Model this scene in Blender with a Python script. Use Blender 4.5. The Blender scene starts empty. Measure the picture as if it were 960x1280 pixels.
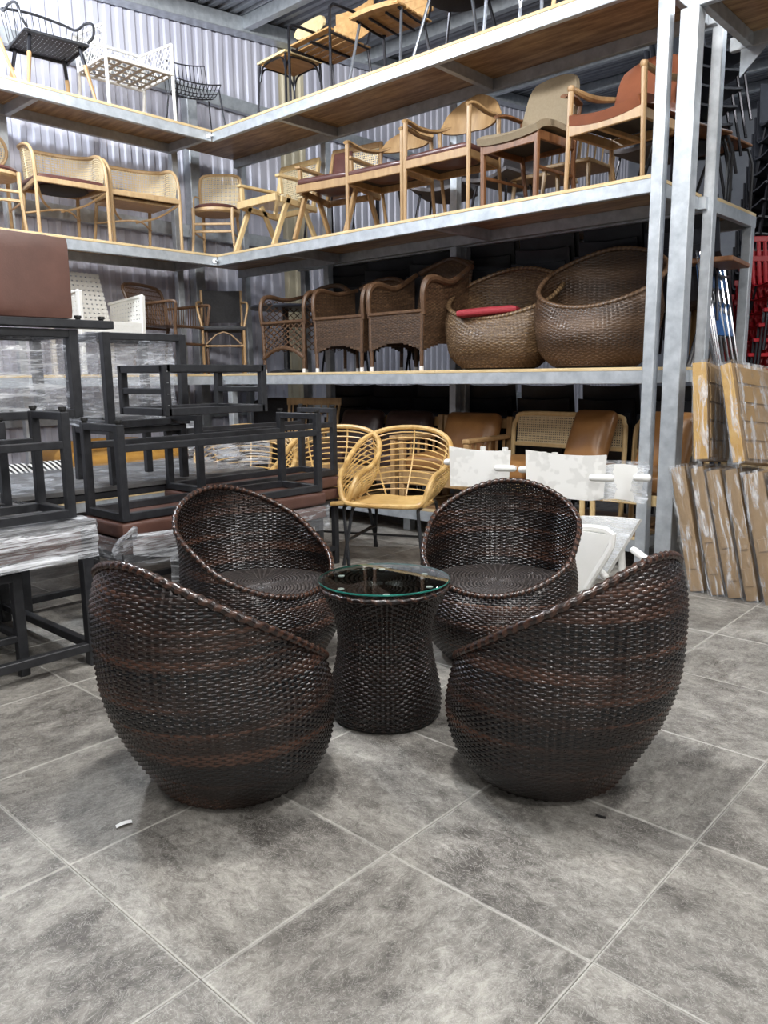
import bpy, math, random
import numpy as np
from mathutils import Vector, Matrix, Euler

random.seed(7)
rng = np.random.default_rng(7)
C = bpy.context.scene
COL = C.collection
PI = math.pi
R = math.radians

# ---------------------------------------------------------------- camera, light, exposure
cam_data = bpy.data.cameras.new('camera')
cam = bpy.data.objects.new('camera', cam_data)
COL.objects.link(cam)
cam_data.sensor_fit = 'VERTICAL'
cam_data.sensor_height = 36.0
cam_data.sensor_width = 27.0
cam_data.lens = 978.94 / 1280 * 36.0
cam_data.clip_start = 0.05
cam_data.clip_end = 200
YAW, PITCH, ROLL = R(132.5177), R(9.8864), R(-0.6426)
fw = Vector((math.cos(YAW) * math.cos(PITCH), math.sin(YAW) * math.cos(PITCH), -math.sin(PITCH)))
r0 = Vector((math.sin(YAW), -math.cos(YAW), 0))
u0 = r0.cross(fw)
rr = r0 * math.cos(ROLL) + u0 * math.sin(ROLL)
uu = -r0 * math.sin(ROLL) + u0 * math.cos(ROLL)
mw = Matrix((rr, uu, -fw)).transposed().to_4x4()
mw.translation = Vector((1.2993, -0.819, 1.2702))
cam.matrix_world = mw
C.camera = cam

C.view_settings.view_transform = 'Standard'
C.view_settings.look = 'None'
C.view_settings.gamma = 1.0
C.view_settings.exposure = 0.08
C.view_settings.use_curve_mapping = False

world = bpy.data.worlds.new('warehouse_air')
C.world = world
world.use_nodes = True
world.node_tree.nodes['Background'].inputs[0].default_value = (0.78, 0.85, 1.0, 1)
world.node_tree.nodes['Background'].inputs[1].default_value = 0.05


def hall_lamp(loc, power, col=(1.0, 0.97, 0.93), r=0.16):
    d = bpy.data.lights.new('hall_lamp', 'POINT')
    d.shadow_soft_size = r
    d.energy = power
    d.color = col
    o = bpy.data.objects.new('hall_lamp', d)
    o.location = loc
    COL.objects.link(o)
    return o


# lamps hanging under the roof of the hall, all outside the frame
COOL = (0.90, 0.95, 1.0)
hall_lamp((-4.25, 1.1, 4.45), 430, COOL)
hall_lamp((-0.5, 0.9, 4.40), 350)
hall_lamp((1.9, 2.4, 4.55), 260)
hall_lamp((1.9, -1.2, 4.20), 215)
hall_lamp((-1.6, -1.8, 4.20), 120)
hall_lamp((4.6, -5.6, 3.9), 230)
hall_lamp((0.4, -6.0, 3.9), 150)
hall_lamp((7.5, -1.0, 4.2), 330)
hall_lamp((6.5, 3.6, 4.6), 330)
hall_lamp((1.2, 7.4, 4.9), 150, COOL)


# ---------------------------------------------------------------- mesh helpers
class MB:
    """collects geometry that becomes ONE mesh"""
    def __init__(s):
        s.V = []; s.F = []; s.n = 0; s.T = None

    def add(s, V, F):
        V = np.asarray(V, float).reshape(-1, 3)
        s.V.append(V)
        n = s.n
        for f in F:
            s.F.append(tuple(int(i) + n for i in f))
        s.n += len(V)
        return s

    def bar(s, a, b, w, h, up=(0, 0, 1), ch=0.0):
        a = Vector(a); b = Vector(b)
        d = (b - a)
        L = d.length
        d.normalize()
        up = Vector(up)
        if abs(d.dot(up)) > 0.98:
            up = Vector((0, 1, 0)) if abs(d.y) < 0.9 else Vector((1, 0, 0))
        sx = d.cross(up).normalized()
        sy = sx.cross(d).normalized()
        M = Matrix((sx, d, sy)).transposed()
        return s._cbox((a + b) / 2, (w, L, h), M, ch)

    def box(s, c, size, rz=0.0, ch=0.0, rot=None):
        M = (rot.to_matrix() if rot else Matrix.Rotation(rz, 3, 'Z'))
        return s._cbox(Vector(c), size, M, ch)

    def _cbox(s, c, size, M, ch):
        hx, hy, hz = size[0] / 2, size[1] / 2, size[2] / 2
        M = np.array(M)
        c = np.array(c)
        if ch <= 0:
            P = np.array([(x, y, z) for x in (-hx, hx) for y in (-hy, hy) for z in (-hz, hz)])
            F = [(0, 1, 3, 2), (4, 6, 7, 5), (0, 4, 5, 1), (2, 3, 7, 6), (0, 2, 6, 4), (1, 5, 7, 3)]
            return s.add(P @ M.T + c, F)
        k = min(ch, hx * .9, hy * .9, hz * .9)
        P = []; idx = {}
        for sx in (-1, 1):
            for sy in (-1, 1):
                for sz in (-1, 1):
                    for ax in range(3):
                        q = [sx * (hx - k), sy * (hy - k), sz * (hz - k)]
                        q[ax] = (sx * hx, sy * hy, sz * hz)[ax]
                        idx[(sx, sy, sz, ax)] = len(P); P.append(q)
        F = []
        for ax in range(3):
            o = [i for i in range(3) if i != ax]
            for sg in (-1, 1):
                q = []
                for t in ((-1, -1), (1, -1), (1, 1), (-1, 1)):
                    k3 = [0, 0, 0]; k3[ax] = sg; k3[o[0]] = t[0]; k3[o[1]] = t[1]
                    q.append(idx[(*k3, ax)])
                flip = (sg > 0) == (ax == 1)
                F.append(tuple(q[::-1] if flip else q))
        for ax in range(3):
            o = [i for i in range(3) if i != ax]
            for t in ((-1, -1), (1, -1), (1, 1), (-1, 1)):
                q = []
                for sg, who in ((-1, o[0]), (1, o[0]), (1, o[1]), (-1, o[1])):
                    k3 = [0, 0, 0]; k3[ax] = sg; k3[o[0]] = t[0]; k3[o[1]] = t[1]
                    q.append(idx[(*k3, who)])
                F.append(tuple(q))
        for sx in (-1, 1):
            for sy in (-1, 1):
                for sz in (-1, 1):
                    F.append(tuple(idx[(sx, sy, sz, a)] for a in range(3)))
        return s.add(np.array(P) @ M.T + c, F)

    def tube(s, pts, r, n=8, closed=False, k=1, flat=None):
        """swept tube; k>1 smooths the path, r may be a list, flat=(a,b) scales the section"""
        P = [Vector(p) for p in pts]
        rad = list(r) if hasattr(r, '__len__') else [r] * len(P)
        if k > 1:
            P, rad = smooth_path(P, rad, k, closed)
        m = len(P)
        V = []; prev = None
        for i in range(m):
            if closed:
                t = P[(i + 1) % m] - P[i - 1]
            else:
                t = P[min(i + 1, m - 1)] - P[max(i - 1, 0)]
            t.normalize()
            if prev is None:
                ref = Vector((0, 0, 1)) if abs(t.z) < .9 else Vector((0, 1, 0))
                nx = t.cross(ref).normalized()
            else:
                nx = (prev - t * prev.dot(t)).normalized()
            prev = nx
            ny = t.cross(nx)
            for j in range(n):
                a = 2 * PI * j / n + PI / n
                fa, fb = flat or (1, 1)
                V.append(P[i] + nx * (math.cos(a) * rad[i] * fa) + ny * (math.sin(a) * rad[i] * fb))
        F = []
        for i in range(m if closed else m - 1):
            for j in range(n):
                a = i * n + j; b = i * n + (j + 1) % n
                c2 = ((i + 1) % m) * n + (j + 1) % n; d = ((i + 1) % m) * n + j
                F.append((a, b, c2, d))
        if not closed:
            F.append(tuple(range(n))[::-1])
            F.append(tuple((m - 1) * n + j for j in range(n)))
        return s.add([tuple(v) for v in V], F)

    def sheet(s, G, th):
        """thick sheet from an (m,n,3) grid; thickness is centred"""
        G = np.asarray(G, float)
        m, n = G.shape[:2]
        du = np.gradient(G, axis=1); dv = np.gradient(G, axis=0)
        N = np.cross(du, dv)
        N /= np.linalg.norm(N, axis=2, keepdims=True) + 1e-12
        A = (G + N * th / 2).reshape(-1, 3); B = (G - N * th / 2).reshape(-1, 3)
        F = []
        o = m * n
        for i in range(m - 1):
            for j in range(n - 1):
                a, b, c2, d = i * n + j, i * n + j + 1, (i + 1) * n + j + 1, (i + 1) * n + j
                F.append((a, b, c2, d)); F.append((o + a, o + d, o + c2, o + b))
        ring = [j for j in range(n)] + [i * n + n - 1 for i in range(1, m)] + \
               [(m - 1) * n + j for j in range(n - 2, -1, -1)] + [i * n for i in range(m - 2, 0, -1)]
        for q in range(len(ring)):
            a, b = ring[q], ring[(q + 1) % len(ring)]
            F.append((a, o + a, o + b, b))
        return s.add(np.concatenate([A, B]), F)

    def cushion(s, c, size, r=0.04, puff=0.0, n=8, rot=None, sag=0.0):
        """soft block: rounded box whose big faces bulge"""
        h = np.array(size) / 2
        r = min(r, *(h * .98))
        V = []; F = []; key = {}
        lin = np.linspace(-1, 1, n + 1)
        lin = np.sign(lin) * np.abs(lin) ** 0.75

        def vid(q):
            kk = tuple(np.round(q, 5))
            if kk not in key:
                p = np.array(q) * h
                inn = np.clip(p, -(h - r), h - r)
                d = p - inn
                L = np.linalg.norm(d)
                if L > 1e-9:
                    p = inn + d / L * r
                x, y = q[0], q[1]
                b = (1 - x * x) * (1 - y * y)
                p[2] += puff * b * np.sign(q[2]) * min(1, abs(q[2]) * 1.5) - sag * b
                key[kk] = len(V); V.append(p)
            return key[kk]
        for ax in range(3):
            o = [(ax + 1) % 3, (ax + 2) % 3]
            for sg in (-1, 1):
                for i in range(n):
                    for j in range(n):
                        f = []
                        for (a, b) in ((i, j), (i + 1, j), (i + 1, j + 1), (i, j + 1)):
                            q = [0, 0, 0]; q[ax] = sg; q[o[0]] = lin[a]; q[o[1]] = lin[b]
                            f.append(vid(q))
                        F.append(tuple(f if sg > 0 else f[::-1]))
        V = np.array(V)
        if rot:
            V = V @ np.array(rot.to_matrix()).T
        return s.add(V + np.array(c), F)

    def lathe(s, prof, n=24, c=(0, 0, 0), sx=1.0, sy=1.0):
        V = []; F = []
        m = len(prof)
        for (r, z) in prof:
            for j in range(n):
                a = 2 * PI * j / n
                V.append((c[0] + r * math.cos(a) * sx, c[1] + r * math.sin(a) * sy, c[2] + z))
        for i in range(m - 1):
            for j in range(n):
                F.append((i * n + j, i * n + (j + 1) % n, (i + 1) * n + (j + 1) % n, (i + 1) * n + j))
        if prof[0][0] > 1e-6:
            F.append(tuple(range(n))[::-1])
        if prof[-1][0] > 1e-6:
            F.append(tuple((m - 1) * n + j for j in range(n)))
        return s.add(V, F)

    def mesh(s, name, smooth=True, ang=35):
        me = bpy.data.meshes.new(name)
        V = np.concatenate(s.V)
        me.from_pydata(V.tolist(), [], s.F)
        if smooth:
            me.polygons.foreach_set('use_smooth', np.ones(len(me.polygons), bool))
            me.set_sharp_from_angle(angle=R(ang))
        me.update()
        return me

    def out(s, name, mat, parent=None, label=None, smooth=True, ang=35, kind=None):
        me = s.mesh(name, smooth, ang)
        me.materials.append(M[mat])
        o = bpy.data.objects.new(name, me)
        COL.objects.link(o)
        if parent:
            o.parent = parent
        if label:
            o['label'] = label
        if kind:
            o['kind'] = kind
        return o


def smooth_path(P, rad, k, closed=False):
    Q = []; W = []
    m = len(P)
    rngi = range(m if closed else m - 1)
    for i in rngi:
        if closed:
            p0, p1, p2, p3 = P[i - 1], P[i], P[(i + 1) % m], P[(i + 2) % m]
            ra, rb = rad[i], rad[(i + 1) % m]
        else:
            p1, p2 = P[i], P[i + 1]
            p0 = P[i - 1] if i > 0 else p1 * 2 - p2
            p3 = P[i + 2] if i + 2 < m else p2 * 2 - p1
            ra, rb = rad[i], rad[i + 1]
        for j in range(k):
            t = j / k
            Q.append(0.5 * ((2 * p1) + (p2 - p0) * t + (2 * p0 - 5 * p1 + 4 * p2 - p3) * t * t +
                            (3 * p1 - p0 - 3 * p2 + p3) * t ** 3))
            W.append(ra + (rb - ra) * t)
    if not closed:
        Q.append(P[-1]); W.append(rad[-1])
    return Q, W


def thing(name, label, cat, loc=(0, 0, 0), rz=0.0, group=None):
    o = bpy.data.objects.new(name, None)
    o.empty_display_size = 0.1
    COL.objects.link(o)
    o.location = loc
    o.rotation_euler = (0, 0, rz)
    o['label'] = label
    o['category'] = cat
    if group:
        o['group'] = group
    return o


def tag(o, label, cat, group=None, kind=None):
    if label: o['label'] = label
    if cat: o['category'] = cat
    if group: o['group'] = group
    if kind: o['kind'] = kind
    return o


def struct(o):
    o['kind'] = 'structure'
    return o


def dup(src, loc, rz=0.0, label=None, rot=None):
    """copy a thing with its parts and sub-parts"""
    r = src.copy(); COL.objects.link(r)
    r.location = loc
    r.rotation_euler = rot if rot else (0, 0, rz)
    if label: r['label'] = label

    def rec(a, b):
        for ch in list(a.children):
            c2 = ch.copy(); COL.objects.link(c2)
            c2.parent = b
            rec(ch, c2)
    rec(src, r)
    return r


def grid(fn, us, vs):
    return np.array([[fn(u, v) for u in us] for v in vs], float)


# ---------------------------------------------------------------- weaving
def weave(P, nu, nv, rowh, amp=0.004, seg=4, mask=None, half=0.46, crown=0.0016, stakes=True, sw=0.28, band=None,
          closed=True, sv=1):
    """woven skin. P(u,v)->(n,3) with u counted in stakes and v in strands. Every strand is a strip that
    passes in front of one stake and behind the next; stakes are strips as well."""
    V = []; F = []; T = []
    n0 = 0

    def nrm(u, v):
        e = 1e-2
        a = P(u + e, v) - P(u - e, v); b = P(u, v + e) - P(u, v - e)
        N = np.cross(a, b)
        return N / (np.linalg.norm(N, axis=1, keepdims=True) + 1e-12)
    us = np.arange(0, nu * seg + 1) / seg
    for i in range(nv):
        ring = []
        w = amp * np.cos(PI * (us + i))
        N = nrm(us, np.full_like(us, i + .5))
        for dv, cr in ((-half, -crown), (0, crown), (half, -crown)):
            p = P(us, np.full_like(us, i + .5 + dv)) + N * (w + cr)[:, None]
            ring.append(p)
        m = len(us)
        V += ring
        tt = band(i, us) if band else rng.random(m) * 0
        T += [tt] * 3
        keep = np.ones(m - 1, bool) if mask is None else mask((us[:-1] + us[1:]) / 2, i + .5)
        for j in np.nonzero(keep)[0]:
            for q in (0, 1):
                a = n0 + q * m + j
                F.append((a, a + 1, a + 1 + m, a + m))
        n0 += 3 * m
    if stakes:
        vs = np.arange(0, nv * sv + 1) / sv
        for u in range(nu if closed else nu + 1):
            m = len(vs)
            for du in (-sw / 2, sw / 2):
                V.append(P(np.full_like(vs, u + du), vs)); T.append(np.full(m, -1.0))
            for j in range(m - 1):
                if mask is None or mask(np.array([float(u)]), vs[j] + .5)[0]:
                    F.append((n0 + j, n0 + m + j, n0 + m + j + 1, n0 + j + 1))
            n0 += 2 * m
    return np.concatenate(V), F, np.concatenate(T)


def tinted(name, V, F, T, mat, parent, label=None, kind=None):
    me = bpy.data.meshes.new(name)
    me.from_pydata(np.asarray(V).tolist(), [], F)
    at = me.attributes.new('tint', 'FLOAT', 'POINT')
    at.data.foreach_set('value', np.asarray(T, np.float32))
    me.polygons.foreach_set('use_smooth', np.ones(len(me.polygons), bool))
    me.materials.append(M[mat])
    o = bpy.data.objects.new(name, me)
    COL.objects.link(o)
    o.parent = parent
    if label: o['label'] = label
    if kind: o['kind'] = kind
    return o


def lattice(P, nu, nv, w, th, us=8, vs=8, diag=False):
    """open strips over the unit square of P: cane, wire or strap lattice"""
    mb = MB()

    def strip(path, fw):
        path = np.array(path)
        t = np.gradient(path, axis=0)
        V = []
        for p, tt, nn in zip(path, t, fw):
            tt = tt / (np.linalg.norm(tt) + 1e-12)
            sd = np.cross(tt, nn); sd /= (np.linalg.norm(sd) + 1e-12)
            V += [p - sd * w / 2, p + sd * w / 2]
        F = [(2 * i, 2 * i + 1, 2 * i + 3, 2 * i + 2) for i in range(len(path) - 1)]
        mb.add(V, F)

    def Nn(u, v):
        e = 1e-3
        a = np.array(P(u + e, v)) - np.array(P(u - e, v)); b = np.array(P(u, v + e)) - np.array(P(u, v - e))
        N = np.cross(a, b)
        return N / (np.linalg.norm(N) + 1e-12)
    if not diag:
        for i in range(nu):
            u = (i + .5) / nu
            q = np.linspace(0, 1, vs + 1)
            strip([P(u, v) for v in q], [Nn(u, v) for v in q])
        for i in range(nv):
            v = (i + .5) / nv
            q = np.linspace(0, 1, us + 1)
            strip([np.array(P(u, v)) + Nn(u, v) * th for u in q], [Nn(u, v) for u in q])
    else:
        for sg in (1, -1):
            for i in range(-nv, nu + 1):
                pts = []; nn = []
                for t in np.linspace(0, 1, vs + 1):
                    u = (i + t * nv) / nu
                    if sg < 0: u = 1 - u
                    if -1e-6 <= u <= 1 + 1e-6:
                        N = Nn(u, t)
                        pts.append(np.array(P(u, t)) + N * th * sg); nn.append(N)
                if len(pts) > 1:
                    strip(pts, nn)
    return mb


# ---------------------------------------------------------------- materials (procedural)
M = {}


def mat(name, col, rough=0.5, metal=0.0, col2=None, scale=8.0, mix=(0.35, 0.65), bump=0.0, bscale=60.0, stretch=(1, 1, 1),
        spec=0.5, coat=0.0, detail=5.0, emit=None, rvar=0.0):
    m = bpy.data.materials.new(name)
    m.use_nodes = True
    nt = m.node_tree
    b = nt.nodes['Principled BSDF']
    b.inputs['Base Color'].default_value = (*col, 1)
    b.inputs['Roughness'].default_value = rough
    b.inputs['Metallic'].default_value = metal
    b.inputs['Specular IOR Level'].default_value = spec
    b.inputs['Coat Weight'].default_value = coat
    b.inputs['Coat Roughness'].default_value = 0.15
    L = nt.links.new
    if col2 or bump:
        tc = nt.nodes.new('ShaderNodeTexCoord')
        oi = nt.nodes.new('ShaderNodeObjectInfo')
        ad = nt.nodes.new('ShaderNodeVectorMath'); ad.operation = 'MULTIPLY_ADD'
        ad.inputs[1].default_value = (1, 1, 1)
        sc = nt.nodes.new('ShaderNodeVectorMath'); sc.operation = 'SCALE'
        sc.inputs[0].default_value = (7.3, 3.1, 5.7)
        L(oi.outputs['Random'], sc.inputs['Scale'])
        L(tc.outputs['Object'], ad.inputs[0]); L(sc.outputs[0], ad.inputs[2])
        mp = nt.nodes.new('ShaderNodeMapping')
        mp.inputs['Scale'].default_value = stretch
        L(ad.outputs[0], mp.inputs['Vector'])
        vec = mp.outputs[0]
    if col2:
        nz = nt.nodes.new('ShaderNodeTexNoise')
        nz.inputs['Scale'].default_value = scale
        nz.inputs['Detail'].default_value = detail
        nz.inputs['Roughness'].default_value = 0.6
        L(vec, nz.inputs['Vector'])
        cr = nt.nodes.new('ShaderNodeValToRGB')
        cr.color_ramp.elements[0].position = mix[0]; cr.color_ramp.elements[0].color = (*col, 1)
        cr.color_ramp.elements[1].position = mix[1]; cr.color_ramp.elements[1].color = (*col2, 1)
        L(nz.outputs['Fac'], cr.inputs['Fac'])
        L(cr.outputs['Color'], b.inputs['Base Color'])
        if rvar:
            mr = nt.nodes.new('ShaderNodeMapRange')
            mr.inputs['To Min'].default_value = rough - rvar; mr.inputs['To Max'].default_value = rough + rvar
            L(nz.outputs['Fac'], mr.inputs['Value']); L(mr.outputs[0], b.inputs['Roughness'])
    if bump:
        n2 = nt.nodes.new('ShaderNodeTexNoise')
        n2.inputs['Scale'].default_value = bscale
        n2.inputs['Detail'].default_value = 4
        L(vec, n2.inputs['Vector'])
        bp = nt.nodes.new('ShaderNodeBump')
        bp.inputs['Strength'].default_value = bump
        bp.inputs['Distance'].default_value = 0.004
        L(n2.outputs['Fac'], bp.inputs['Height'])
        L(bp.outputs[0], b.inputs['Normal'])
    M[name] = m
    return m


def wood(name, c1, c2, rough=0.45, stretch=(1, 12, 12), scale=3.0):
    return mat(name, c1, rough, 0, c2, scale, (0.3, 0.7), 0.12, 40, stretch, 0.45)


wood('oak', (0.41, 0.27, 0.135), (0.54, 0.38, 0.21), 0.42, (10, 10, 1.2))
wood('pale_oak', (0.62, 0.45, 0.22), (0.74, 0.56, 0.30), 0.45, (10, 10, 1.2))
wood('amber_wood', (0.32, 0.19, 0.085), (0.46, 0.30, 0.145), 0.38, (10, 10, 1.2))
wood('walnut', (0.13, 0.055, 0.022), (0.23, 0.105, 0.045), 0.4, (10, 10, 1.2))
wood('seat_board', (0.52, 0.28, 0.10), (0.70, 0.44, 0.19), 0.4, (10, 1.2, 10))
wood('cream_wood', (0.78, 0.62, 0.32), (0.88, 0.74, 0.44), 0.45, (10, 1.2, 10))
wood('deck_edge', (0.60, 0.44, 0.22), (0.76, 0.60, 0.36), 0.6, (2, 2, 10))
mat('deck_board', (0.20, 0.10, 0.04), 0.36, 0, (0.52, 0.34, 0.17), 3.2, (0.36, 0.66), 0.08, 40, (1.0, 7, 4))
wood('grey_plank', (0.075, 0.075, 0.078), (0.17, 0.168, 0.165), 0.32, (14, 1.2, 8))
wood('kraft_board', (0.235, 0.15, 0.068), (0.30, 0.195, 0.095), 0.7, (2, 2, 2))
mat('galvanised', (0.42, 0.46, 0.50), 0.42, 0.45, (0.62, 0.66, 0.70), 14, (0.3, 0.7), 0.05, 50, (1, 1, 1), 0.5, rvar=0.1)
mat('wall_steel', (0.56, 0.57, 0.68), 0.42, 0.1, (0.68, 0.69, 0.78), 3, (0.3, 0.7), 0.03, 30, (1, 1, .3))
mat('roof_steel', (0.26, 0.28, 0.32), 0.38, 0.4, (0.36, 0.38, 0.42), 3, (0.3, 0.7))
mat('skylight_sheet', (0.62, 0.56, 0.40), 0.4, 0.0, (0.70, 0.64, 0.48), 4)
mat('black_steel', (0.014, 0.015, 0.018), 0.42, 0.0, (0.030, 0.031, 0.035), 25, (0.35, 0.7), 0.05, 90)
mat('dark_tube', (0.03, 0.03, 0.036), 0.28, 0.6)
mat('grey_tube', (0.30, 0.32, 0.36), 0.3, 0.8)
mat('chrome', (0.72, 0.73, 0.75), 0.16, 1.0)
mat('brown_leather', (0.085, 0.040, 0.030), 0.42, 0, (0.12, 0.058, 0.044), 9, (0.3, 0.7), 0.15, 120)
mat('maroon_leather', (0.085, 0.034, 0.030), 0.30, 0, (0.13, 0.055, 0.046), 10, (0.3, 0.7), 0.08, 90)
mat('cognac_leather', (0.19, 0.062, 0.030), 0.32, 0, (0.26, 0.09, 0.044), 6, (0.3, 0.7), 0.08, 90)
mat('tan_leather', (0.22, 0.105, 0.036), 0.32, 0, (0.32, 0.16, 0.058), 6, (0.3, 0.7), 0.1, 30)
mat('mustard_leather', (0.36, 0.18, 0.035), 0.4, 0, (0.44, 0.235, 0.055), 6, (0.3, 0.7), 0.1, 30)
mat('dark_leather', (0.030, 0.018, 0.017), 0.30, 0, (0.052, 0.032, 0.030), 6, (0.3, 0.7), 0.1, 30)
mat('taupe_fabric', (0.27, 0.215, 0.14), 0.75, 0, (0.32, 0.26, 0.175), 60, (0.3, 0.7), 0.2, 220)
mat('grey_fabric', (0.16, 0.155, 0.17), 0.85, 0, (0.21, 0.205, 0.22), 60, (0.3, 0.7), 0.2, 220)
mat('black_fabric', (0.018, 0.018, 0.02), 0.7, 0, (0.03, 0.03, 0.034), 60)
mat('red_fabric', (0.27, 0.018, 0.028), 0.7, 0, (0.34, 0.028, 0.04), 40, (0.3, 0.7), 0.1, 200)
mat('cane', (0.62, 0.50, 0.30), 0.55, 0, (0.72, 0.60, 0.39), 30)
mat('cord_white', (0.80, 0.79, 0.74), 0.5, 0, (0.86, 0.85, 0.81), 20)
mat('strap_beige', (0.52, 0.46, 0.36), 0.6, 0, (0.62, 0.56, 0.45), 20)
mat('black_cord', (0.022, 0.023, 0.026), 0.5, 0, (0.045, 0.046, 0.05), 40)
mat('white_plastic', (0.80, 0.80, 0.77), 0.28, 0, (0.86, 0.86, 0.84), 5)
mat('printed_white', (0.73, 0.73, 0.71), 0.3, 0, (0.84, 0.84, 0.82), 13, (0.44, 0.5), 0, 60, (1, 1, 1), 0.5, 0, 2.0)
mat('black_plastic', (0.020, 0.023, 0.031), 0.36, 0, (0.034, 0.038, 0.05), 8)
mat('red_plastic', (0.36, 0.008, 0.016), 0.32, 0, (0.44, 0.014, 0.024), 5)
mat('blue_plastic', (0.010, 0.085, 0.28), 0.35, 0, (0.016, 0.12, 0.36), 5)
mat('rattan_honey', (0.58, 0.37, 0.13), 0.36, 0, (0.72, 0.50, 0.21), 30, (0.3, 0.7), 0.1, 60)
mat('rattan_wrap', (0.50, 0.30, 0.10), 0.36, 0, (0.68, 0.46, 0.19), 14, (0.4, 0.6), 0.1, 60)
mat('rattan_brown', (0.070, 0.036, 0.020), 0.40, 0, (0.145, 0.08, 0.042), 28, (0.3, 0.7), 0.1, 60)
mat('bamboo_pale', (0.22, 0.14, 0.075), 0.45, 0, (0.32, 0.21, 0.115), 20)
mat('ferrule_white', (0.82, 0.82, 0.80), 0.4)
mat('rubber_black', (0.012, 0.012, 0.012), 0.7)
mat('yellow_board', (0.42, 0.23, 0.045), 0.5, 0, (0.56, 0.35, 0.10), 12, (0.3, 0.7), 0.1, 40)
mat('bolt_steel', (0.6, 0.62, 0.64), 0.3, 0.9)
mat('grout', (0.10, 0.095, 0.09), 0.8, 0, (0.30, 0.29, 0.27), 4)
mat('price_tag', (0.45, 0.75, 0.12), 0.5)
mat('paper_scrap', (0.82, 0.82, 0.80), 0.5)


def wicker(name, dark, brown, hi, rough=0.33):
    m = bpy.data.materials.new(name); m.use_nodes = True
    nt = m.node_tree; b = nt.nodes['Principled BSDF']; L = nt.links.new
    at = nt.nodes.new('ShaderNodeAttribute'); at.attribute_name = 'tint'
    cr = nt.nodes.new('ShaderNodeValToRGB')
    e = cr.color_ramp.elements
    e[0].position = 0.0; e[0].color = (*dark, 1)
    e[1].position = 1.0; e[1].color = (*hi, 1)
    q = e.new(0.55); q.color = (*brown, 1)
    L(at.outputs['Fac'], cr.inputs['Fac'])
    L(cr.outputs['Color'], b.inputs['Base Color'])
    b.inputs['Roughness'].default_value = rough
    b.inputs['Specular IOR Level'].default_value = 0.65
    M[name] = m


wicker('wicker_espresso', (0.0040, 0.0040, 0.0048), (0.019, 0.0105, 0.0082), (0.075, 0.034, 0.021), 0.25)
wicker('wicker_seat', (0.030, 0.027, 0.027), (0.075, 0.064, 0.060), (0.13, 0.10, 0.09), 0.36)
wicker('wicker_brown', (0.030, 0.017, 0.010), (0.085, 0.047, 0.025), (0.16, 0.095, 0.05), 0.40)
wicker('wicker_mixed', (0.030, 0.019, 0.012), (0.105, 0.062, 0.032), (0.23, 0.15, 0.075), 0.42)


def film_material(name, lo, hi, sc, f0, f1, det=5):
    m = bpy.data.materials.new(name); m.use_nodes = True
    nt = m.node_tree; L = nt.links.new
    out = nt.nodes['Material Output']; b = nt.nodes['Principled BSDF']
    b.inputs['Base Color'].default_value = (0.86, 0.89, 0.94, 1)
    b.inputs['Roughness'].default_value = 0.16
    b.inputs['Specular IOR Level'].default_value = 1.0
    tr = nt.nodes.new('ShaderNodeBsdfTransparent')
    tr.inputs[0].default_value = (0.95, 0.955, 0.965, 1)
    tc = nt.nodes.new('ShaderNodeTexCoord')
    mp = nt.nodes.new('ShaderNodeMapping'); mp.inputs['Scale'].default_value = sc
    mp.inputs['Rotation'].default_value = (0.14, 0.10, 0)
    oi = nt.nodes.new('ShaderNodeObjectInfo')
    sc_ = nt.nodes.new('ShaderNodeVectorMath'); sc_.operation = 'SCALE'; sc_.inputs[0].default_value = (9, 13, 17)
    ad = nt.nodes.new('ShaderNodeVectorMath'); ad.operation = 'ADD'
    L(oi.outputs['Random'], sc_.inputs['Scale']); L(tc.outputs['Object'], ad.inputs[0]); L(sc_.outputs[0], ad.inputs[1])
    L(ad.outputs[0], mp.inputs['Vector'])
    nz = nt.nodes.new('ShaderNodeTexNoise'); nz.inputs['Scale'].default_value = 3.0; nz.inputs['Detail'].default_value = det
    nz.inputs['Distortion'].default_value = 0.9; nz.inputs['Roughness'].default_value = 0.62
    L(mp.outputs[0], nz.inputs['Vector'])
    cr = nt.nodes.new('ShaderNodeMapRange')
    cr.inputs['From Min'].default_value = f0; cr.inputs['From Max'].default_value = f1
    cr.inputs['To Min'].default_value = lo; cr.inputs['To Max'].default_value = hi
    L(nz.outputs['Fac'], cr.inputs['Value'])
    bp = nt.nodes.new('ShaderNodeBump'); bp.inputs['Strength'].default_value = 0.6; bp.inputs['Distance'].default_value = 0.005
    L(nz.outputs['Fac'], bp.inputs['Height']); L(bp.outputs[0], b.inputs['Normal'])
    mx = nt.nodes.new('ShaderNodeMixShader')
    L(cr.outputs[0], mx.inputs[0]); L(tr.outputs[0], mx.inputs[1]); L(b.outputs[0], mx.inputs[2])
    L(mx.outputs[0], out.inputs['Surface'])
    M[name] = m


film_material('stretch_film', 0.11, 0.75, (1.8, 1.8, 16), 0.48, 0.74, 4)
film_material('layered_film', 0.16, 0.85, (4, 1.6, 30), 0.44, 0.66)
film_material('pack_film', 0.05, 0.6, (9, 7, 1.6), 0.50, 0.68)


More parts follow.
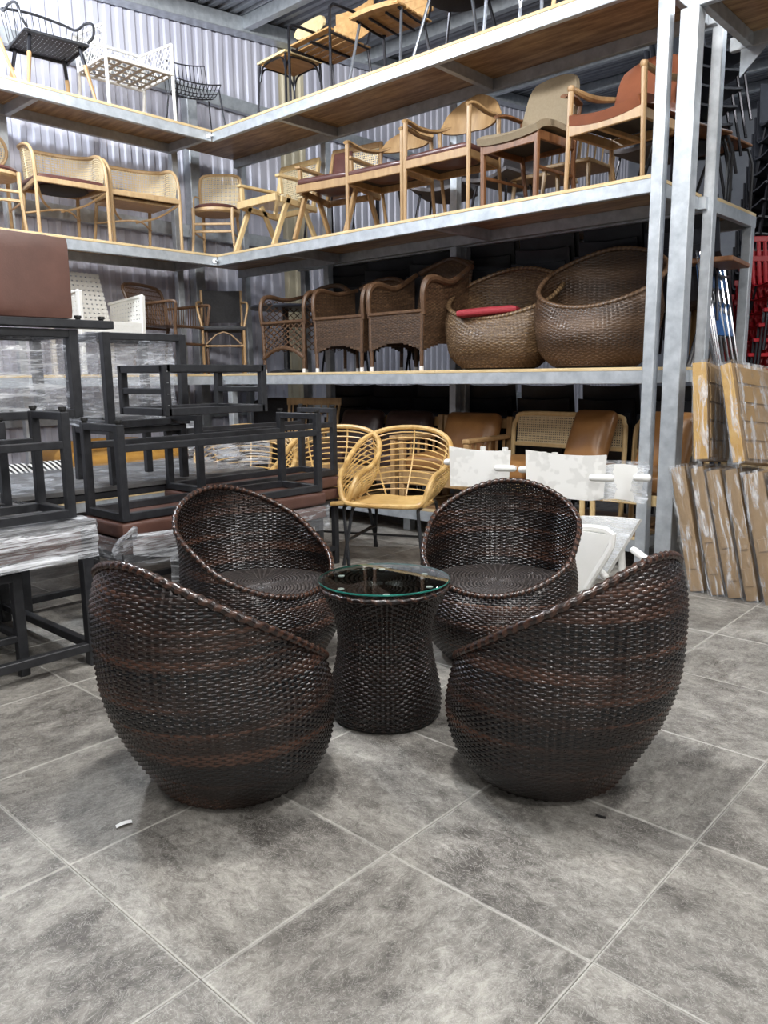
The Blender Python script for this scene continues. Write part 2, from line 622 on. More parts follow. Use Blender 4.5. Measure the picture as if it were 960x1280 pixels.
def glass_material():
    # thin pane: mirror-like by Fresnel on its upper face, clear below
    for nm in ('clear_glass', 'clear_underside'):
        m = bpy.data.materials.new(nm); m.use_nodes = True
        nt = m.node_tree; L = nt.links.new
        nt.nodes.remove(nt.nodes['Principled BSDF'])
        tr = nt.nodes.new('ShaderNodeBsdfTransparent'); tr.inputs[0].default_value = (0.93, 0.975, 0.96, 1)
        if nm == 'clear_glass':
            gl = nt.nodes.new('ShaderNodeBsdfGlossy'); gl.inputs['Roughness'].default_value = 0.01
            fr = nt.nodes.new('ShaderNodeFresnel'); fr.inputs['IOR'].default_value = 1.62
            mx = nt.nodes.new('ShaderNodeMixShader')
            L(fr.outputs[0], mx.inputs[0]); L(tr.outputs[0], mx.inputs[1]); L(gl.outputs[0], mx.inputs[2])
            L(mx.outputs[0], nt.nodes['Material Output'].inputs['Surface'])
        else:
            L(tr.outputs[0], nt.nodes['Material Output'].inputs['Surface'])
        M[nm] = m
    m = bpy.data.materials.new('glass_edge'); m.use_nodes = True
    b = m.node_tree.nodes['Principled BSDF']
    b.inputs['Base Color'].default_value = (0.05, 0.42, 0.34, 1)
    b.inputs['Roughness'].default_value = 0.12
    b.inputs['Transmission Weight'].default_value = 0.5
    M['glass_edge'] = m


glass_material()


def tile_material():
    m = bpy.data.materials.new('slate_tile'); m.use_nodes = True
    nt = m.node_tree; L = nt.links.new; b = nt.nodes['Principled BSDF']
    tc = nt.nodes.new('ShaderNodeTexCoord'); oi = nt.nodes.new('ShaderNodeObjectInfo')
    sc = nt.nodes.new('ShaderNodeVectorMath'); sc.operation = 'SCALE'; sc.inputs[0].default_value = (31.7, 17.3, 9.1)
    L(oi.outputs['Random'], sc.inputs['Scale'])
    ad = nt.nodes.new('ShaderNodeVectorMath'); ad.operation = 'ADD'
    L(tc.outputs['Object'], ad.inputs[0]); L(sc.outputs[0], ad.inputs[1])

    def noise(scale, detail, dist=0.0, st=(1, 1, 1), rot=0.0, rough=0.6):
        mp = nt.nodes.new('ShaderNodeMapping'); mp.inputs['Scale'].default_value = st
        mp.inputs['Rotation'].default_value = (0, 0, rot)
        L(ad.outputs[0], mp.inputs['Vector'])
        n = nt.nodes.new('ShaderNodeTexNoise'); n.inputs['Scale'].default_value = scale
        n.inputs['Detail'].default_value = detail; n.inputs['Distortion'].default_value = dist
        n.inputs['Roughness'].default_value = rough
        L(mp.outputs[0], n.inputs['Vector'])
        return n

    def ramp(src, a, ca, bb, cb):
        r = nt.nodes.new('ShaderNodeValToRGB')
        r.color_ramp.elements[0].position = a; r.color_ramp.elements[0].color = (*ca, 1)
        r.color_ramp.elements[1].position = bb; r.color_ramp.elements[1].color = (*cb, 1)
        L(src, r.inputs['Fac']); return r

    def mixc(mode, fac, A, B):
        x = nt.nodes.new('ShaderNodeMix'); x.data_type = 'RGBA'; x.blend_type = mode
        if hasattr(fac, 'links'): L(fac, x.inputs[0])
        else: x.inputs[0].default_value = fac
        L(A, x.inputs[6]); L(B, x.inputs[7]); return x.outputs[2]
    big = ramp(noise(3.6, 8, 0.25, (1, 1.6, 1), 0.5, 0.72).outputs['Fac'], 0.36, (0.112, 0.102, 0.091), 0.62, (0.40, 0.382, 0.345))
    mid = ramp(noise(19, 12, 0.8, (1, 1.5, 1), 0.4, 0.85).outputs['Fac'], 0.38, (0.27, 0.26, 0.25), 0.60, (1.0, 1.0, 1.0))
    c = mixc('MULTIPLY', 0.85, big.outputs[0], mid.outputs[0])
    # thin pale scratches and veins
    v = ramp(noise(22, 5, 3.0, (1, 1.2, 1), 0.2).outputs['Fac'], 0.49, (0, 0, 0), 0.5, (1, 1, 1))
    v.color_ramp.elements.new(0.52).color = (0, 0, 0, 1)
    v.color_ramp.elements[0].position = 0.475
    pale = nt.nodes.new('ShaderNodeRGB'); pale.outputs[0].default_value = (0.50, 0.49, 0.45, 1)
    vm = nt.nodes.new('ShaderNodeMath'); vm.operation = 'MULTIPLY'; vm.inputs[1].default_value = 0.55
    L(v.outputs[0], vm.inputs[0])
    c = mixc('MIX', vm.outputs[0], c, pale.outputs[0])
    # bevel highlight painted as pale arrises: distance to the border in tile space
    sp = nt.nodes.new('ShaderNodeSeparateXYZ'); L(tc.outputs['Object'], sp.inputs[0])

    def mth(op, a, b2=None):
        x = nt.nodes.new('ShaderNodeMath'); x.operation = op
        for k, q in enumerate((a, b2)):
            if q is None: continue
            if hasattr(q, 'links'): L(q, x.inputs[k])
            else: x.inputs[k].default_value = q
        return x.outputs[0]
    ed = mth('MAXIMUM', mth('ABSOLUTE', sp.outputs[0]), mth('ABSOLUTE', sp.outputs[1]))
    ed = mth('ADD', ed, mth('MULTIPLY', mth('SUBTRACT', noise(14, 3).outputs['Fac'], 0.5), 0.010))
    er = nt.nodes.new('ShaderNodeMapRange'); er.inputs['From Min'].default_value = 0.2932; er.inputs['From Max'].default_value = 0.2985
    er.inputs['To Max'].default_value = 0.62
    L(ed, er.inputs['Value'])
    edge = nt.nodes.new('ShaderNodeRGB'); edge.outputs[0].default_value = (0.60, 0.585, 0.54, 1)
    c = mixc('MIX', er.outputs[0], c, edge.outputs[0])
    L(c, b.inputs['Base Color'])
    rg = nt.nodes.new('ShaderNodeMapRange'); rg.inputs['To Min'].default_value = 0.36; rg.inputs['To Max'].default_value = 0.62
    L(mid.outputs[0], rg.inputs['Value']); L(rg.outputs[0], b.inputs['Roughness'])
    bp = nt.nodes.new('ShaderNodeBump'); bp.inputs['Strength'].default_value = 0.25; bp.inputs['Distance'].default_value = 0.004
    L(mid.outputs[0], bp.inputs['Height']); L(bp.outputs[0], b.inputs['Normal'])
    M['slate_tile'] = m


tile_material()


def stripe_material():
    m = bpy.data.materials.new('stripe_fabric'); m.use_nodes = True
    nt = m.node_tree; L = nt.links.new; b = nt.nodes['Principled BSDF']
    tc = nt.nodes.new('ShaderNodeTexCoord')
    mp = nt.nodes.new('ShaderNodeMapping'); mp.inputs['Rotation'].default_value = (0, R(40), 0)
    L(tc.outputs['Object'], mp.inputs['Vector'])
    w = nt.nodes.new('ShaderNodeTexWave'); w.wave_type = 'BANDS'; w.bands_direction = 'X'
    w.inputs['Scale'].default_value = 9.0
    L(mp.outputs[0], w.inputs['Vector'])
    cr = nt.nodes.new('ShaderNodeValToRGB'); cr.color_ramp.interpolation = 'CONSTANT'
    cr.color_ramp.elements[0].color = (.02, .02, .022, 1); cr.color_ramp.elements[1].color = (.75, .74, .72, 1)
    cr.color_ramp.elements[1].position = 0.5
    L(w.outputs['Fac'], cr.inputs['Fac']); L(cr.outputs[0], b.inputs['Base Color'])
    b.inputs['Roughness'].default_value = .8
    M['stripe_fabric'] = m


stripe_material()
# ---------------------------------------------------------------- floor
XF, YF = -5.199, 3.924          # front planes of the two shelf runs
XB, YB = -5.86, 4.70            # their backs
ZL = [3.567, 2.439, 1.305, 0.225]   # deck heights

mb = MB(); mb.box((-1.0, 4.0, -0.06), (16, 24, 0.11))
floor = struct(mb.out('floor', 'grout'))
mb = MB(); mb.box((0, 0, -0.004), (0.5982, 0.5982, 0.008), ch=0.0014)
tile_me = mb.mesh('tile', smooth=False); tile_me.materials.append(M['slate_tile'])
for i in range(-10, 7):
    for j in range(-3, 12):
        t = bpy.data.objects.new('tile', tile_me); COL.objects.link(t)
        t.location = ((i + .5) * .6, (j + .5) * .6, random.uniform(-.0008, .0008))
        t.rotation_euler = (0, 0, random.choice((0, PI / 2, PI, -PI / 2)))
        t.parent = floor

# ---------------------------------------------------------------- corrugated wall behind the left run
PITCH = 0.13


def corr(n, length, depth=0.019, axis='wall'):
    V = []; F = []
    y = 0.0
    prof = []
    for k in range(n):
        prof += [(k * PITCH, 0), (k * PITCH + .05, 0), (k * PITCH + .065, depth), (k * PITCH + .115, depth)]
    prof.append((n * PITCH, 0))
    for (a, d) in prof:
        V += [(d, a, 0), (d, a, length)]
    F = [(2 * i, 2 * i + 2, 2 * i + 3, 2 * i + 1) for i in range(len(prof) - 1)]
    m2 = MB(); m2.add(V, F)
    return m2


wall = bpy.data.objects.new('wall_left', None); COL.objects.link(wall); wall.location = (-6.16, 0, 0); struct(wall)
wm = corr(7, 6.2).mesh('wall_sheet', smooth=False); wm.materials.append(M['wall_steel'])
wm2 = corr(3, 6.2).mesh('wall_sheet', smooth=False); wm2.materials.append(M['skylight_sheet'])
y = -2.6
for k in range(20):
    narrow = (k == 9)
    o = bpy.data.objects.new('wall_sheet', wm2 if narrow else wm); COL.objects.link(o)
    o.parent = wall; o.location = (0.0015 * (k % 2), y, 0)
    if narrow: o['label'] = 'cream translucent corrugated sheet'
    y += (3 if narrow else 7) * PITCH
for z in (0.9, 2.80, 4.20):
    mb = MB(); mb.bar((0.07, -2.5, z), (0.07, 12, z + .0), 0.07, 0.13, ch=.004)
    mb.out('wall_rail', 'galvanised', wall)
for yy in (4.28, -1.0, 9.4):
    mb = MB(); mb.bar((0.10, yy, 0), (0.10, yy, 4.13), 0.12, 0.12, ch=.006)
    mb.out('wall_column', 'galvanised', wall)


def roofz(yy):
    return 4.93 + 0.09 * (yy - 3.3)


# eave beam that follows the wall head
mb = MB(); mb.bar((0.12, -2.5, roofz(-2.5) - .085), (0.12, 14.5, roofz(14.5) - .085), 0.16, 0.15, ch=.004)
mb.out('eave_beam', 'galvanised', wall)

# roof sheets, ribs running along X
roof = bpy.data.objects.new('ceiling', None); COL.objects.link(roof); struct(roof)
prof = []
for k in range(8):
    prof += [(k * .14, 0), (k * .14 + .06, 0), (k * .14 + .075, .028), (k * .14 + .125, .028)]
prof.append((8 * .14, 0))
V = []
for (a, d) in prof:
    V += [(-6.3, a, d + .09 * a), (7.0, a, d + .09 * a)]
rm = MB().add(V, [(2 * i, 2 * i + 1, 2 * i + 3, 2 * i + 2) for i in range(len(prof) - 1)]).mesh('roof_sheet', smooth=False)
rm.materials.append(M['roof_steel'])
for k in range(16):
    yy = -2.9 + k * 1.12
    o = bpy.data.objects.new('roof_sheet', rm); COL.objects.link(o); o.parent = roof
    o.location = (0, yy, roofz(yy))
for yy in (-.7, 1.2, 3.1, 5.0, 6.9, 8.4, 9.6, 10.8, 12.0, 13.2):
    mb = MB(); mb.bar((-6.1, yy, roofz(yy) - .07), (7, yy, roofz(yy) - .07), 0.09, 0.13, ch=.004)
    mb.out('roof_purlin', 'galvanised', roof)
mb = MB(); mb.box((0.4, 14.6, 3.2), (13.4, .1, 6.6))
struct(mb.out('wall_back', 'roof_steel'))

# ---------------------------------------------------------------- shelving
PS = 0.07


def post(root, x, yy, z0, z1, w=PS, d=PS):
    mb = MB(); mb.bar((x, yy, z0), (x, yy, z1), w, d, ch=.004)
    return mb.out('post', 'galvanised', root)


def beam(root, a, b, z, w=.045, h=.082, name='beam'):
    mb = MB(); mb.bar((*a, z - h / 2), (*b, z - h / 2), w, h, ch=.003)
    return mb.out(name, 'galvanised', root)


def deck(root, x0, x1, y0, y1, z, n, along='x'):
    for k in range(n):
        a0, a1 = k / n, (k + 1) / n
        mb = MB()
        if along == 'x':
            X0, X1 = x0 + (x1 - x0) * a0 + .001, x0 + (x1 - x0) * a1 - .001
            mb.box(((X0 + X1) / 2, (y0 + y1) / 2, z - .011), (X1 - X0, y1 - y0, .022), ch=.002)
        else:
            Y0, Y1 = y0 + (y1 - y0) * a0 + .001, y0 + (y1 - y0) * a1 - .001
            mb.box(((x0 + x1) / 2, (Y0 + Y1) / 2, z - .011), (x1 - x0, Y1 - Y0, .022), ch=.002)
        o = mb.out('deck_board', 'deck_edge', root, smooth=False)
        o.data.materials.append(M['deck_board'])
        for p in o.data.polygons:
            if abs(p.normal.z) > .9: p.material_index = 1


ra = thing('storage_rack', 'long galvanised steel rack with wooden decks running along the right, full of chairs', 'rack', (0, 0, 0))
for z in ZL:
    x0 = -5.84 if z > .5 else -5.1
    x1 = -0.80
    deck(ra, x0, x1 - .045, YF, YB, z, 3)
    beam(ra, (x0 if z < .5 else XF, YF + .024), (x1 - .04, YF + .024), z - .022)
    beam(ra, (x0, YB - .024), (x1, YB - .024), z - .022)
    for xx in (-4.27, -2.53, -.87):
        beam(ra, (xx, YF + .05), (xx, YB - .05), z - .022, name='cross_bar')
post(ra, -.80, YF - .012, 0, 3.85)
for xx in (-.80, -2.93, -4.5, -5.80):
    post(ra, xx, YB + .03, 0, 3.55)
post(ra, -5.17, YF + .09, 0, 1.20)
for xx in (-2.9, -4.4):
    mb = MB(); mb.bar((xx, YF + .15, 0), (xx, YF + .15, .12), .07, .07); mb.out('foot_block', 'galvanised', ra)

rb = thing('storage_rack', 'galvanised steel rack with wooden decks along the corrugated wall at the left', 'rack', (0, 0, 0))
for z in ZL:
    deck(rb, XB + .02, XF, 0.55, YF - .001, z, 2, 'y')
    beam(rb, (XF - .024, .55), (XF - .024, YF), z - .022)
    beam(rb, (XB + .04, .55), (XB + .04, YF), z - .022)
    for yy in (.62, 2.28, 3.86):
        beam(rb, (XB + .06, yy), (XF - .05, yy), z - .022, name='cross_bar')
    # bolted corner plate
    mb = MB(); mb.tube([(XF - .004, YF - .03, z - .065), (XF + .012, YF - .042, z - .065)], .02, 10)
    for dx in (0, .03):
        mb.tube([(XF + .02 + dx * .2, YF - .02 + dx * .3, z - .062), (XF + .028 + dx * .2, YF - .04 + dx * .3, z - .062)], .009, 6)
    mb.out('corner_bolt', 'bolt_steel', rb)
for yy in (.6, 2.25, 3.92):
    post(rb, XB - .0, yy, 0, 3.55)
post(rb, XF - .03, .52, 0, 3.9)

rc = thing('storage_rack', 'galvanised rack bay bridging above the aisle at the upper right', 'rack', (0, 0, 0))
zb = 3.385
deck(rc, -.64, 2.6, YF, YB, zb, 2)
beam(rc, (-.66, YF + .0), (2.6, YF + .0), zb - .022)
beam(rc, (-.72, YB + .02), (2.6, YB + .02), zb - .022)
for xx in (-.60, .35, 1.6):
    beam(rc, (xx, YF + .03), (xx, YB), zb - .022, name='cross_bar')
mb = MB(); mb.bar((-.655, YF + .01, 0), (-.655, YF + .01, zb - .105), .105, .10, ch=.004); mb.out('post', 'galvanised', rc)
mb = MB(); mb.bar((2.55, YF + .01, 0), (2.55, YF + .01, zb - .105), .09, .09, ch=.004); mb.out('post', 'galvanised', rc)
mb = MB(); mb.sheet(grid(lambda u, v: (-.65 + u * .17 * (1 - v), YB + .005, zb - .105 - v * .17), np.linspace(0, 1, 3), np.linspace(0, .97, 3)), .008)
mb.out('gusset', 'galvanised', rc)

rd = thing('storage_rack', 'galvanised back rack with chrome-legged and dark chairs, behind the bright end posts', 'rack', (0, 0, 0))
for z in (2.44, 1.305):
    deck(rd, -5.0, -.80, 4.78, 5.66, z, 3)
    beam(rd, (-5, 4.80), (-.85, 4.80), z - .022)
    beam(rd, (-5, 5.64), (-.85, 5.64), z - .022)
    beam(rd, (-.82, 4.78), (-.82, 5.66), z - .022, name='cross_bar')
for yy in (4.83, 5.60):
    for xx in ((-.83, -2.9, -4.95) if yy > 5 else (-2.9, -4.95)):
        post(rd, xx, yy, 0, 2.34)
# ---------------------------------------------------------------- egg-shaped woven chairs
EZB, EZS, EZF = np.array([0, .08, .2, .35, .5, .65, .78]), np.array([0, .08, .2, .35, .5, .62]), np.array([0, .08, .2, .35, .45])
EB = np.array([.22, .269, .339, .394, .41, .403, .34]); ES = np.array([.22, .301, .334, .357, .339, .372]); EF = np.array([.22, .271, .321, .25, .16])
EB[4:6] = (.412, .398)


def hermite(z, Z, Rv):
    m = np.gradient(Rv, Z)
    i = np.clip(np.searchsorted(Z, z) - 1, 0, len(Z) - 2)
    h = Z[i + 1] - Z[i]; t = (z - Z[i]) / h
    return (2 * t ** 3 - 3 * t ** 2 + 1) * Rv[i] + (t ** 3 - 2 * t ** 2 + t) * h * m[i] + (-2 * t ** 3 + 3 * t ** 2) * Rv[i + 1] + (t ** 3 - t ** 2) * h * m[i + 1]


def egg_radius(z, ph):
    z, ph = np.broadcast_arrays(z, ph)
    c = np.cos(ph)
    wb = np.where(c < 0, c * c, 0); wf = np.where(c > 0, c * c, 0)
    return wb * hermite(np.minimum(z, .78), EZB, EB) + (1 - c * c) * hermite(np.minimum(z, .62), EZS, ES) + wf * hermite(np.minimum(z, .45), EZF, EF)


def egg(name, label, group, loc, ang, hb=.762, hf=.344, kk=-.214, rb_=.215,
        material='wicker_espresso', nu=104, pitch=.0086, amp=.0022, seed=1, scale=1.0, bandf=None, seat=True, rim_r=.0125, seat_m=None):
    root = thing(name, label, 'chair', loc, ang, group)
    rg = np.random.default_rng(seed)

    def rim_h(ph):
        c = np.cos(ph)
        return (hb + hf) / 2 - (hb - hf) / 2 * (c + kk * (c * c - 1))

    def P(u, v, off=0.0):
        ph = 2 * PI * np.asarray(u) / nu
        z = np.maximum(np.asarray(v) * pitch + .012, 0)
        r = egg_radius(z, ph) + off
        return np.stack([r * np.cos(ph), r * np.sin(ph), z], 1)
    nv = int((hb - .012) / pitch)
    rows = rg.random(nv)
    rows = np.convolve(np.pad(rows, 4, 'wrap'), np.ones(4) / 4, 'same')[4:-4]
    rows = (rows - rows.min()) / (rows.max() - rows.min())
    ph0 = rg.random(nv) * 6.28

    def band(i, us):
        a = (rows[i] - .12) * 1.05 + .34 * np.sin(us / nu * 2 * PI * 2 + ph0[i // 7 * 7]) + (rg.random(len(us)) - .5) * .12
        a = a + .25 * (rg.random() - .5)
        return np.clip(a, 0, 1)

    def mask(u, v):
        return (v * pitch + .012) < rim_h(2 * PI * u / nu) - .006
    V, F, T = weave(P, nu, nv, pitch, amp, 4, mask, half=.53, crown=.0022, band=bandf or band, sw=.42)
    T = np.where(T < 0, .62, T)
    tinted('woven_shell', V, F, T, material, root)
    # braided rim: a roll with a wound surface
    n = 260
    V = []; F = []; T = []
    ph = np.linspace(0, 2 * PI, n, endpoint=False)
    cpts = P(ph / (2 * PI) * nu, (rim_h(ph) - .012) / pitch)
    tang = np.roll(cpts, -1, 0) - np.roll(cpts, 1, 0); tang /= np.linalg.norm(tang, axis=1, keepdims=True)
    outn = np.stack([np.cos(ph), np.sin(ph), 0 * ph], 1)
    outn -= tang * (outn * tang).sum(1, keepdims=True); outn /= np.linalg.norm(outn, axis=1, keepdims=True)
    upn = np.cross(tang, outn)
    mseg = 10
    for i in range(n):
        for j in range(mseg):
            a = 2 * PI * j / mseg
            w = rim_r + .0026 * math.cos(a * 2 + i * PI * .55)
            V.append(cpts[i] + outn[i] * w * math.cos(a) + upn[i] * w * math.sin(a))
            T.append(.62 + .38 * math.cos(a * 1 + i * .55 * PI) + .2 * rg.random())
    for i in range(n):
        for j in range(mseg):
            F.append((i * mseg + j, ((i + 1) % n) * mseg + j, ((i + 1) % n) * mseg + (j + 1) % mseg, i * mseg + (j + 1) % mseg))
    tinted('rim', np.array(V), F, np.clip(T, 0, 1), material, root, 'braided rim')
    if seat:
        zs = hf - .012
        zc = zs

        def PSeat(u, v, off=0.0):
            u = np.asarray(u); v = np.asarray(v)
            ph = 2 * PI * u / 64
            f = (v + .6) / 34.6
            r = egg_radius(zc, ph) - .004
            x = r * np.cos(ph) * f - .03 * (1 - f)
            return np.stack([x, r * np.sin(ph) * f, zc + .012 * (1 - f ** 2)], 1)
        V, F, T = weave(PSeat, 64, 34, .0095, .0014, 2, None, half=.46, crown=.0012, band=lambda i, us: rg.random(len(us)) * .5 + .25 * rg.random(), sw=.22)
        tinted('seat', V, F, np.where(T < 0, .05, T), seat_m or material, root, 'flat woven seat')
        mb = MB()
        mb.lathe([(0.0, 0), (.25, 0)], 32, (-.06, 0, zc - .012), 1.1, 1.2)
        mb.out('seat_liner', 'rubber_black', root)
    mb = MB(); mb.lathe([(rb_ - .05, 0), (rb_ - .012, 0), (rb_ + .004, .006), (rb_ + .016, .022), (rb_ - .0, .026), (rb_ - .05, .02)], 48, (0, 0, 0), 1, 1)
    mb.out('foot_ring', 'rubber_black', root)
    if scale != 1: root.scale = (scale,) * 3
    return root


EGG_G = 'espresso egg chairs around the glass table'
chair = egg('egg_chair', 'espresso woven egg chair in the left foreground, its back to the camera', EGG_G, (-.663, .587, 0), R(94.6), seat_m='wicker_seat')
c2 = dup(chair, (.075, 1.29, 0), R(175.4), 'espresso woven egg chair in the right foreground with a reddish brown band')
c3 = dup(chair, (-1.407, 1.34, 0), R(2.9), 'espresso woven egg chair behind left of the glass table, opening to the right')
c4 = dup(chair, (-.654, 2.06, 0), R(-68), 'espresso woven egg chair behind right of the glass table, in front of white plastic seats')

# ---------------------------------------------------------------- hourglass table
tb = thing('side_table', 'round hourglass wicker side table with a clear glass top among four egg chairs', 'table', (-.615, 1.265, 0))
TP = np.array([(.0, .203), (.04, .212), (.09, .211), (.15, .199), (.22, .182), (.29, .174), (.36, .178), (.42, .196), (.47, .222), (.502, .238)])


def TPf(u, v):
    z = np.asarray(v) * .0098 + .010
    r = np.interp(z, TP[:, 0], TP[:, 1])
    zz = np.linspace(0, .505, 60)
    # smoothed profile
    k = np.interp(zz, TP[:, 0], TP[:, 1]); k = np.convolve(np.pad(k, 3, 'edge'), np.ones(7) / 7, 'valid')
    r = np.interp(z, zz, k)
    ph = 2 * PI * np.asarray(u) / 72
    return np.stack([r * np.cos(ph), r * np.sin(ph), z], 1)


rg = np.random.default_rng(5)
V, F, T = weave(TPf, 72, 50, .0098, .003, 4, None, half=.53, crown=.0022, band=lambda i, us: np.clip(rg.random() * .5 + rg.random(len(us)) * .2, 0, 1), sw=.26)
tinted('woven_body', V, F, np.where(T < 0, .1, T), 'wicker_espresso', tb)


def TT(u, v):
    u = np.asarray(u); v = np.asarray(v); ph = 2 * PI * u / 56; f = (v + .4) / 20.4
    return np.stack([.236 * f * np.cos(ph), .236 * f * np.sin(ph), .506 + 0 * f], 1)


V, F, T = weave(TT, 56, 20, .012, .0024, 2, None, half=.42, crown=.001, band=lambda i, us: rg.random(len(us)) * .4 + .3 * rg.random(), sw=.22)
tinted('woven_top', V, F, np.where(T < 0, .05, T), 'wicker_espresso', tb)
V = []; T = []; F = []
n = 120; ms = 8
for i in range(n):
    a = 2 * PI * i / n
    for j in range(ms):
        b = 2 * PI * j / ms; w = .0105 + .0018 * math.cos(2 * b + i * PI * .55)
        V.append(((.236 + w * math.cos(b)) * math.cos(a), (.236 + w * math.cos(b)) * math.sin(a), .503 + w * math.sin(b)))
        T.append(.5 + .5 * math.cos(b + i * .55 * PI))
for i in range(n):
    for j in range(ms):
        F.append((i * ms + j, ((i + 1) % n) * ms + j, ((i + 1) % n) * ms + (j + 1) % ms, i * ms + (j + 1) % ms))
tinted('rim', np.array(V), F, T, 'wicker_espresso', tb, 'braided rim')
mb = MB(); mb.lathe([(0, 0), (.19, 0), (.205, .006), (.210, .018), (.19, .02)], 40); mb.out('foot_ring', 'rubber_black', tb)
mb = MB(); mb.lathe([(0, .505), (.22, .505)], 40); mb.out('top_liner', 'rubber_black', tb)
mb = MB(); mb.lathe([(0, .5165), (.243, .5165), (.2445, .518), (.2445, .5235), (.243, .525), (0, .525)], 72)
gl = mb.out('glass_top', 'clear_glass', tb, 'clear round glass top')
gl.data.materials.append(M['clear_underside'])
for p in gl.data.polygons:
    if p.normal.z < .5: p.material_index = 1
gl.location = (0, 0, .0035)
gl.rotation_euler = Matrix.Rotation(R(-.75), 3, Vector((.738, .674, 0))).to_euler()
mb = MB(); mb.lathe([(.2446, .5175), (.2452, .5185), (.2452, .523), (.2446, .524)], 72); mb.F.pop(); mb.F.pop()
mb.out('glass_edge', 'glass_edge', gl, 'green polished glass edge')
for k in range(6):
    a = R(15 + 60 * k)
    mb = MB(); mb.lathe([(0, .5125), (.0125, .5125), (.0125, .5163), (0, .5163)], 14, (.185 * math.cos(a), .185 * math.sin(a), 0))
    mb.out('spacer_pad', 'ferrule_white', tb, 'white spacer pad under the glass')

# scraps on the floor
mb = MB(); mb.bar((.332, 1.134, .0035), (.360, 1.139, .0035), .005, .005); tag(mb.out('plastic_tie', 'rubber_black'), 'short black plastic tie lying on the floor tile, in front of the right egg chair', 'tie')
mb = MB(); mb.sheet(grid(lambda u, v: (-.676 + .01 * u + .016 * v, .176 + .045 * u - .006 * v, .003 + .004 * math.sin(3 * u)), np.linspace(0, 1, 6), (0, 1)), .001)
tag(mb.out('paper_scrap', 'paper_scrap'), 'small white torn scrap on the floor beside the left egg chair', 'scrap')
# ---------------------------------------------------------------- chairs on the racks (front of each faces local -Y)
def leg(root, a, b, r0, r1, m, n=8, name='leg', mid=None):
    mb = MB()
    if mid:
        mb.tube([a, mid, b], [r0, (r0 + r1) / 2, r1], n, k=4)
    else:
        mb.tube([a, b], [r0, r1], n)
    return mb.out(name, m, root)


def rail(root, a, b, w, h, m, name='rail', ch=.004):
    mb = MB(); mb.bar(a, b, w, h, ch=ch); return mb.out(name, m, root)


def spread(pts):
    """wood strip swept along pts: flat section"""
    return pts


GL_M = 'wooden chairs on the middle deck of the right rack'


def elbow_chair(label, loc, rz, w=.56, seat='maroon_leather', frame='oak', arm=.70, group=GL_M, back_h=.17, lean=.0, d=.48):
    """wooden armchair: front legs rise to the arms, one wide curved back board"""
    t = thing('elbow_chair', label, 'chair', loc, rz, group)
    x = w / 2 - .02
    for s in (-1, 1):
        leg(t, (s * x, -d / 2, 0), (s * x, -d / 2 + .01, arm), .013, .019, frame)
        leg(t, (s * (x - .03), d / 2 + .03, 0), (s * (x - .015), d / 2 - .06, arm + .01), .013, .018, frame, mid=(s * (x - .02), d / 2 - .04, arm * .55))
        mb = MB(); mb.tube([(s * (x - .002), -d / 2 - .012, arm), (s * (x + .012), -d / 2 + .05, arm + .016), (s * (x + .012), -.02, arm - .005), (s * (x - .005), d / 2 - .09, arm + .01), (s * (x - .09), d / 2 - .0, arm + .04)],
                           [.017, .02, .021, .022, .018], 8, k=4, flat=(1.25, .75))
        mb.out('armrest', frame, t)
        rail(t, (s * (x - .008), -d / 2 + .02, .40), (s * (x - .018), d / 2 - .06, .39), .022, .055, frame, 'side_rail')
    rail(t, (-x, -d / 2 + .005, .405), (x, -d / 2 + .005, .405), .022, .06, frame, 'front_rail')
    rail(t, (-x + .02, d / 2 - .06, .39), (x - .02, d / 2 - .06, .39), .022, .055, frame, 'back_rail')
    mb = MB(); mb.sheet(grid(lambda u, v: (u * (x - .015), d / 2 - .065 + .085 * (1 - u * u) + v * .04 + lean * v, arm + .02 + .03 * (1 - abs(u)) + (v - .25) * (.03 + back_h * (1 - u * u) ** .6)), np.linspace(-1, 1, 17), np.linspace(0, 1, 6)), .016)
    mb.out('backrest', frame, t)
    mb = MB(); mb.cushion((0, -.015, .45), (w - .05, d - .02, .055), .026, .022, 8); mb.out('seat', seat, t)
    mb = MB(); mb.box((0, -.01, .418), (w - .08, d - .06, .012)); mb.out('seat_base', 'black_fabric', t)
    return t


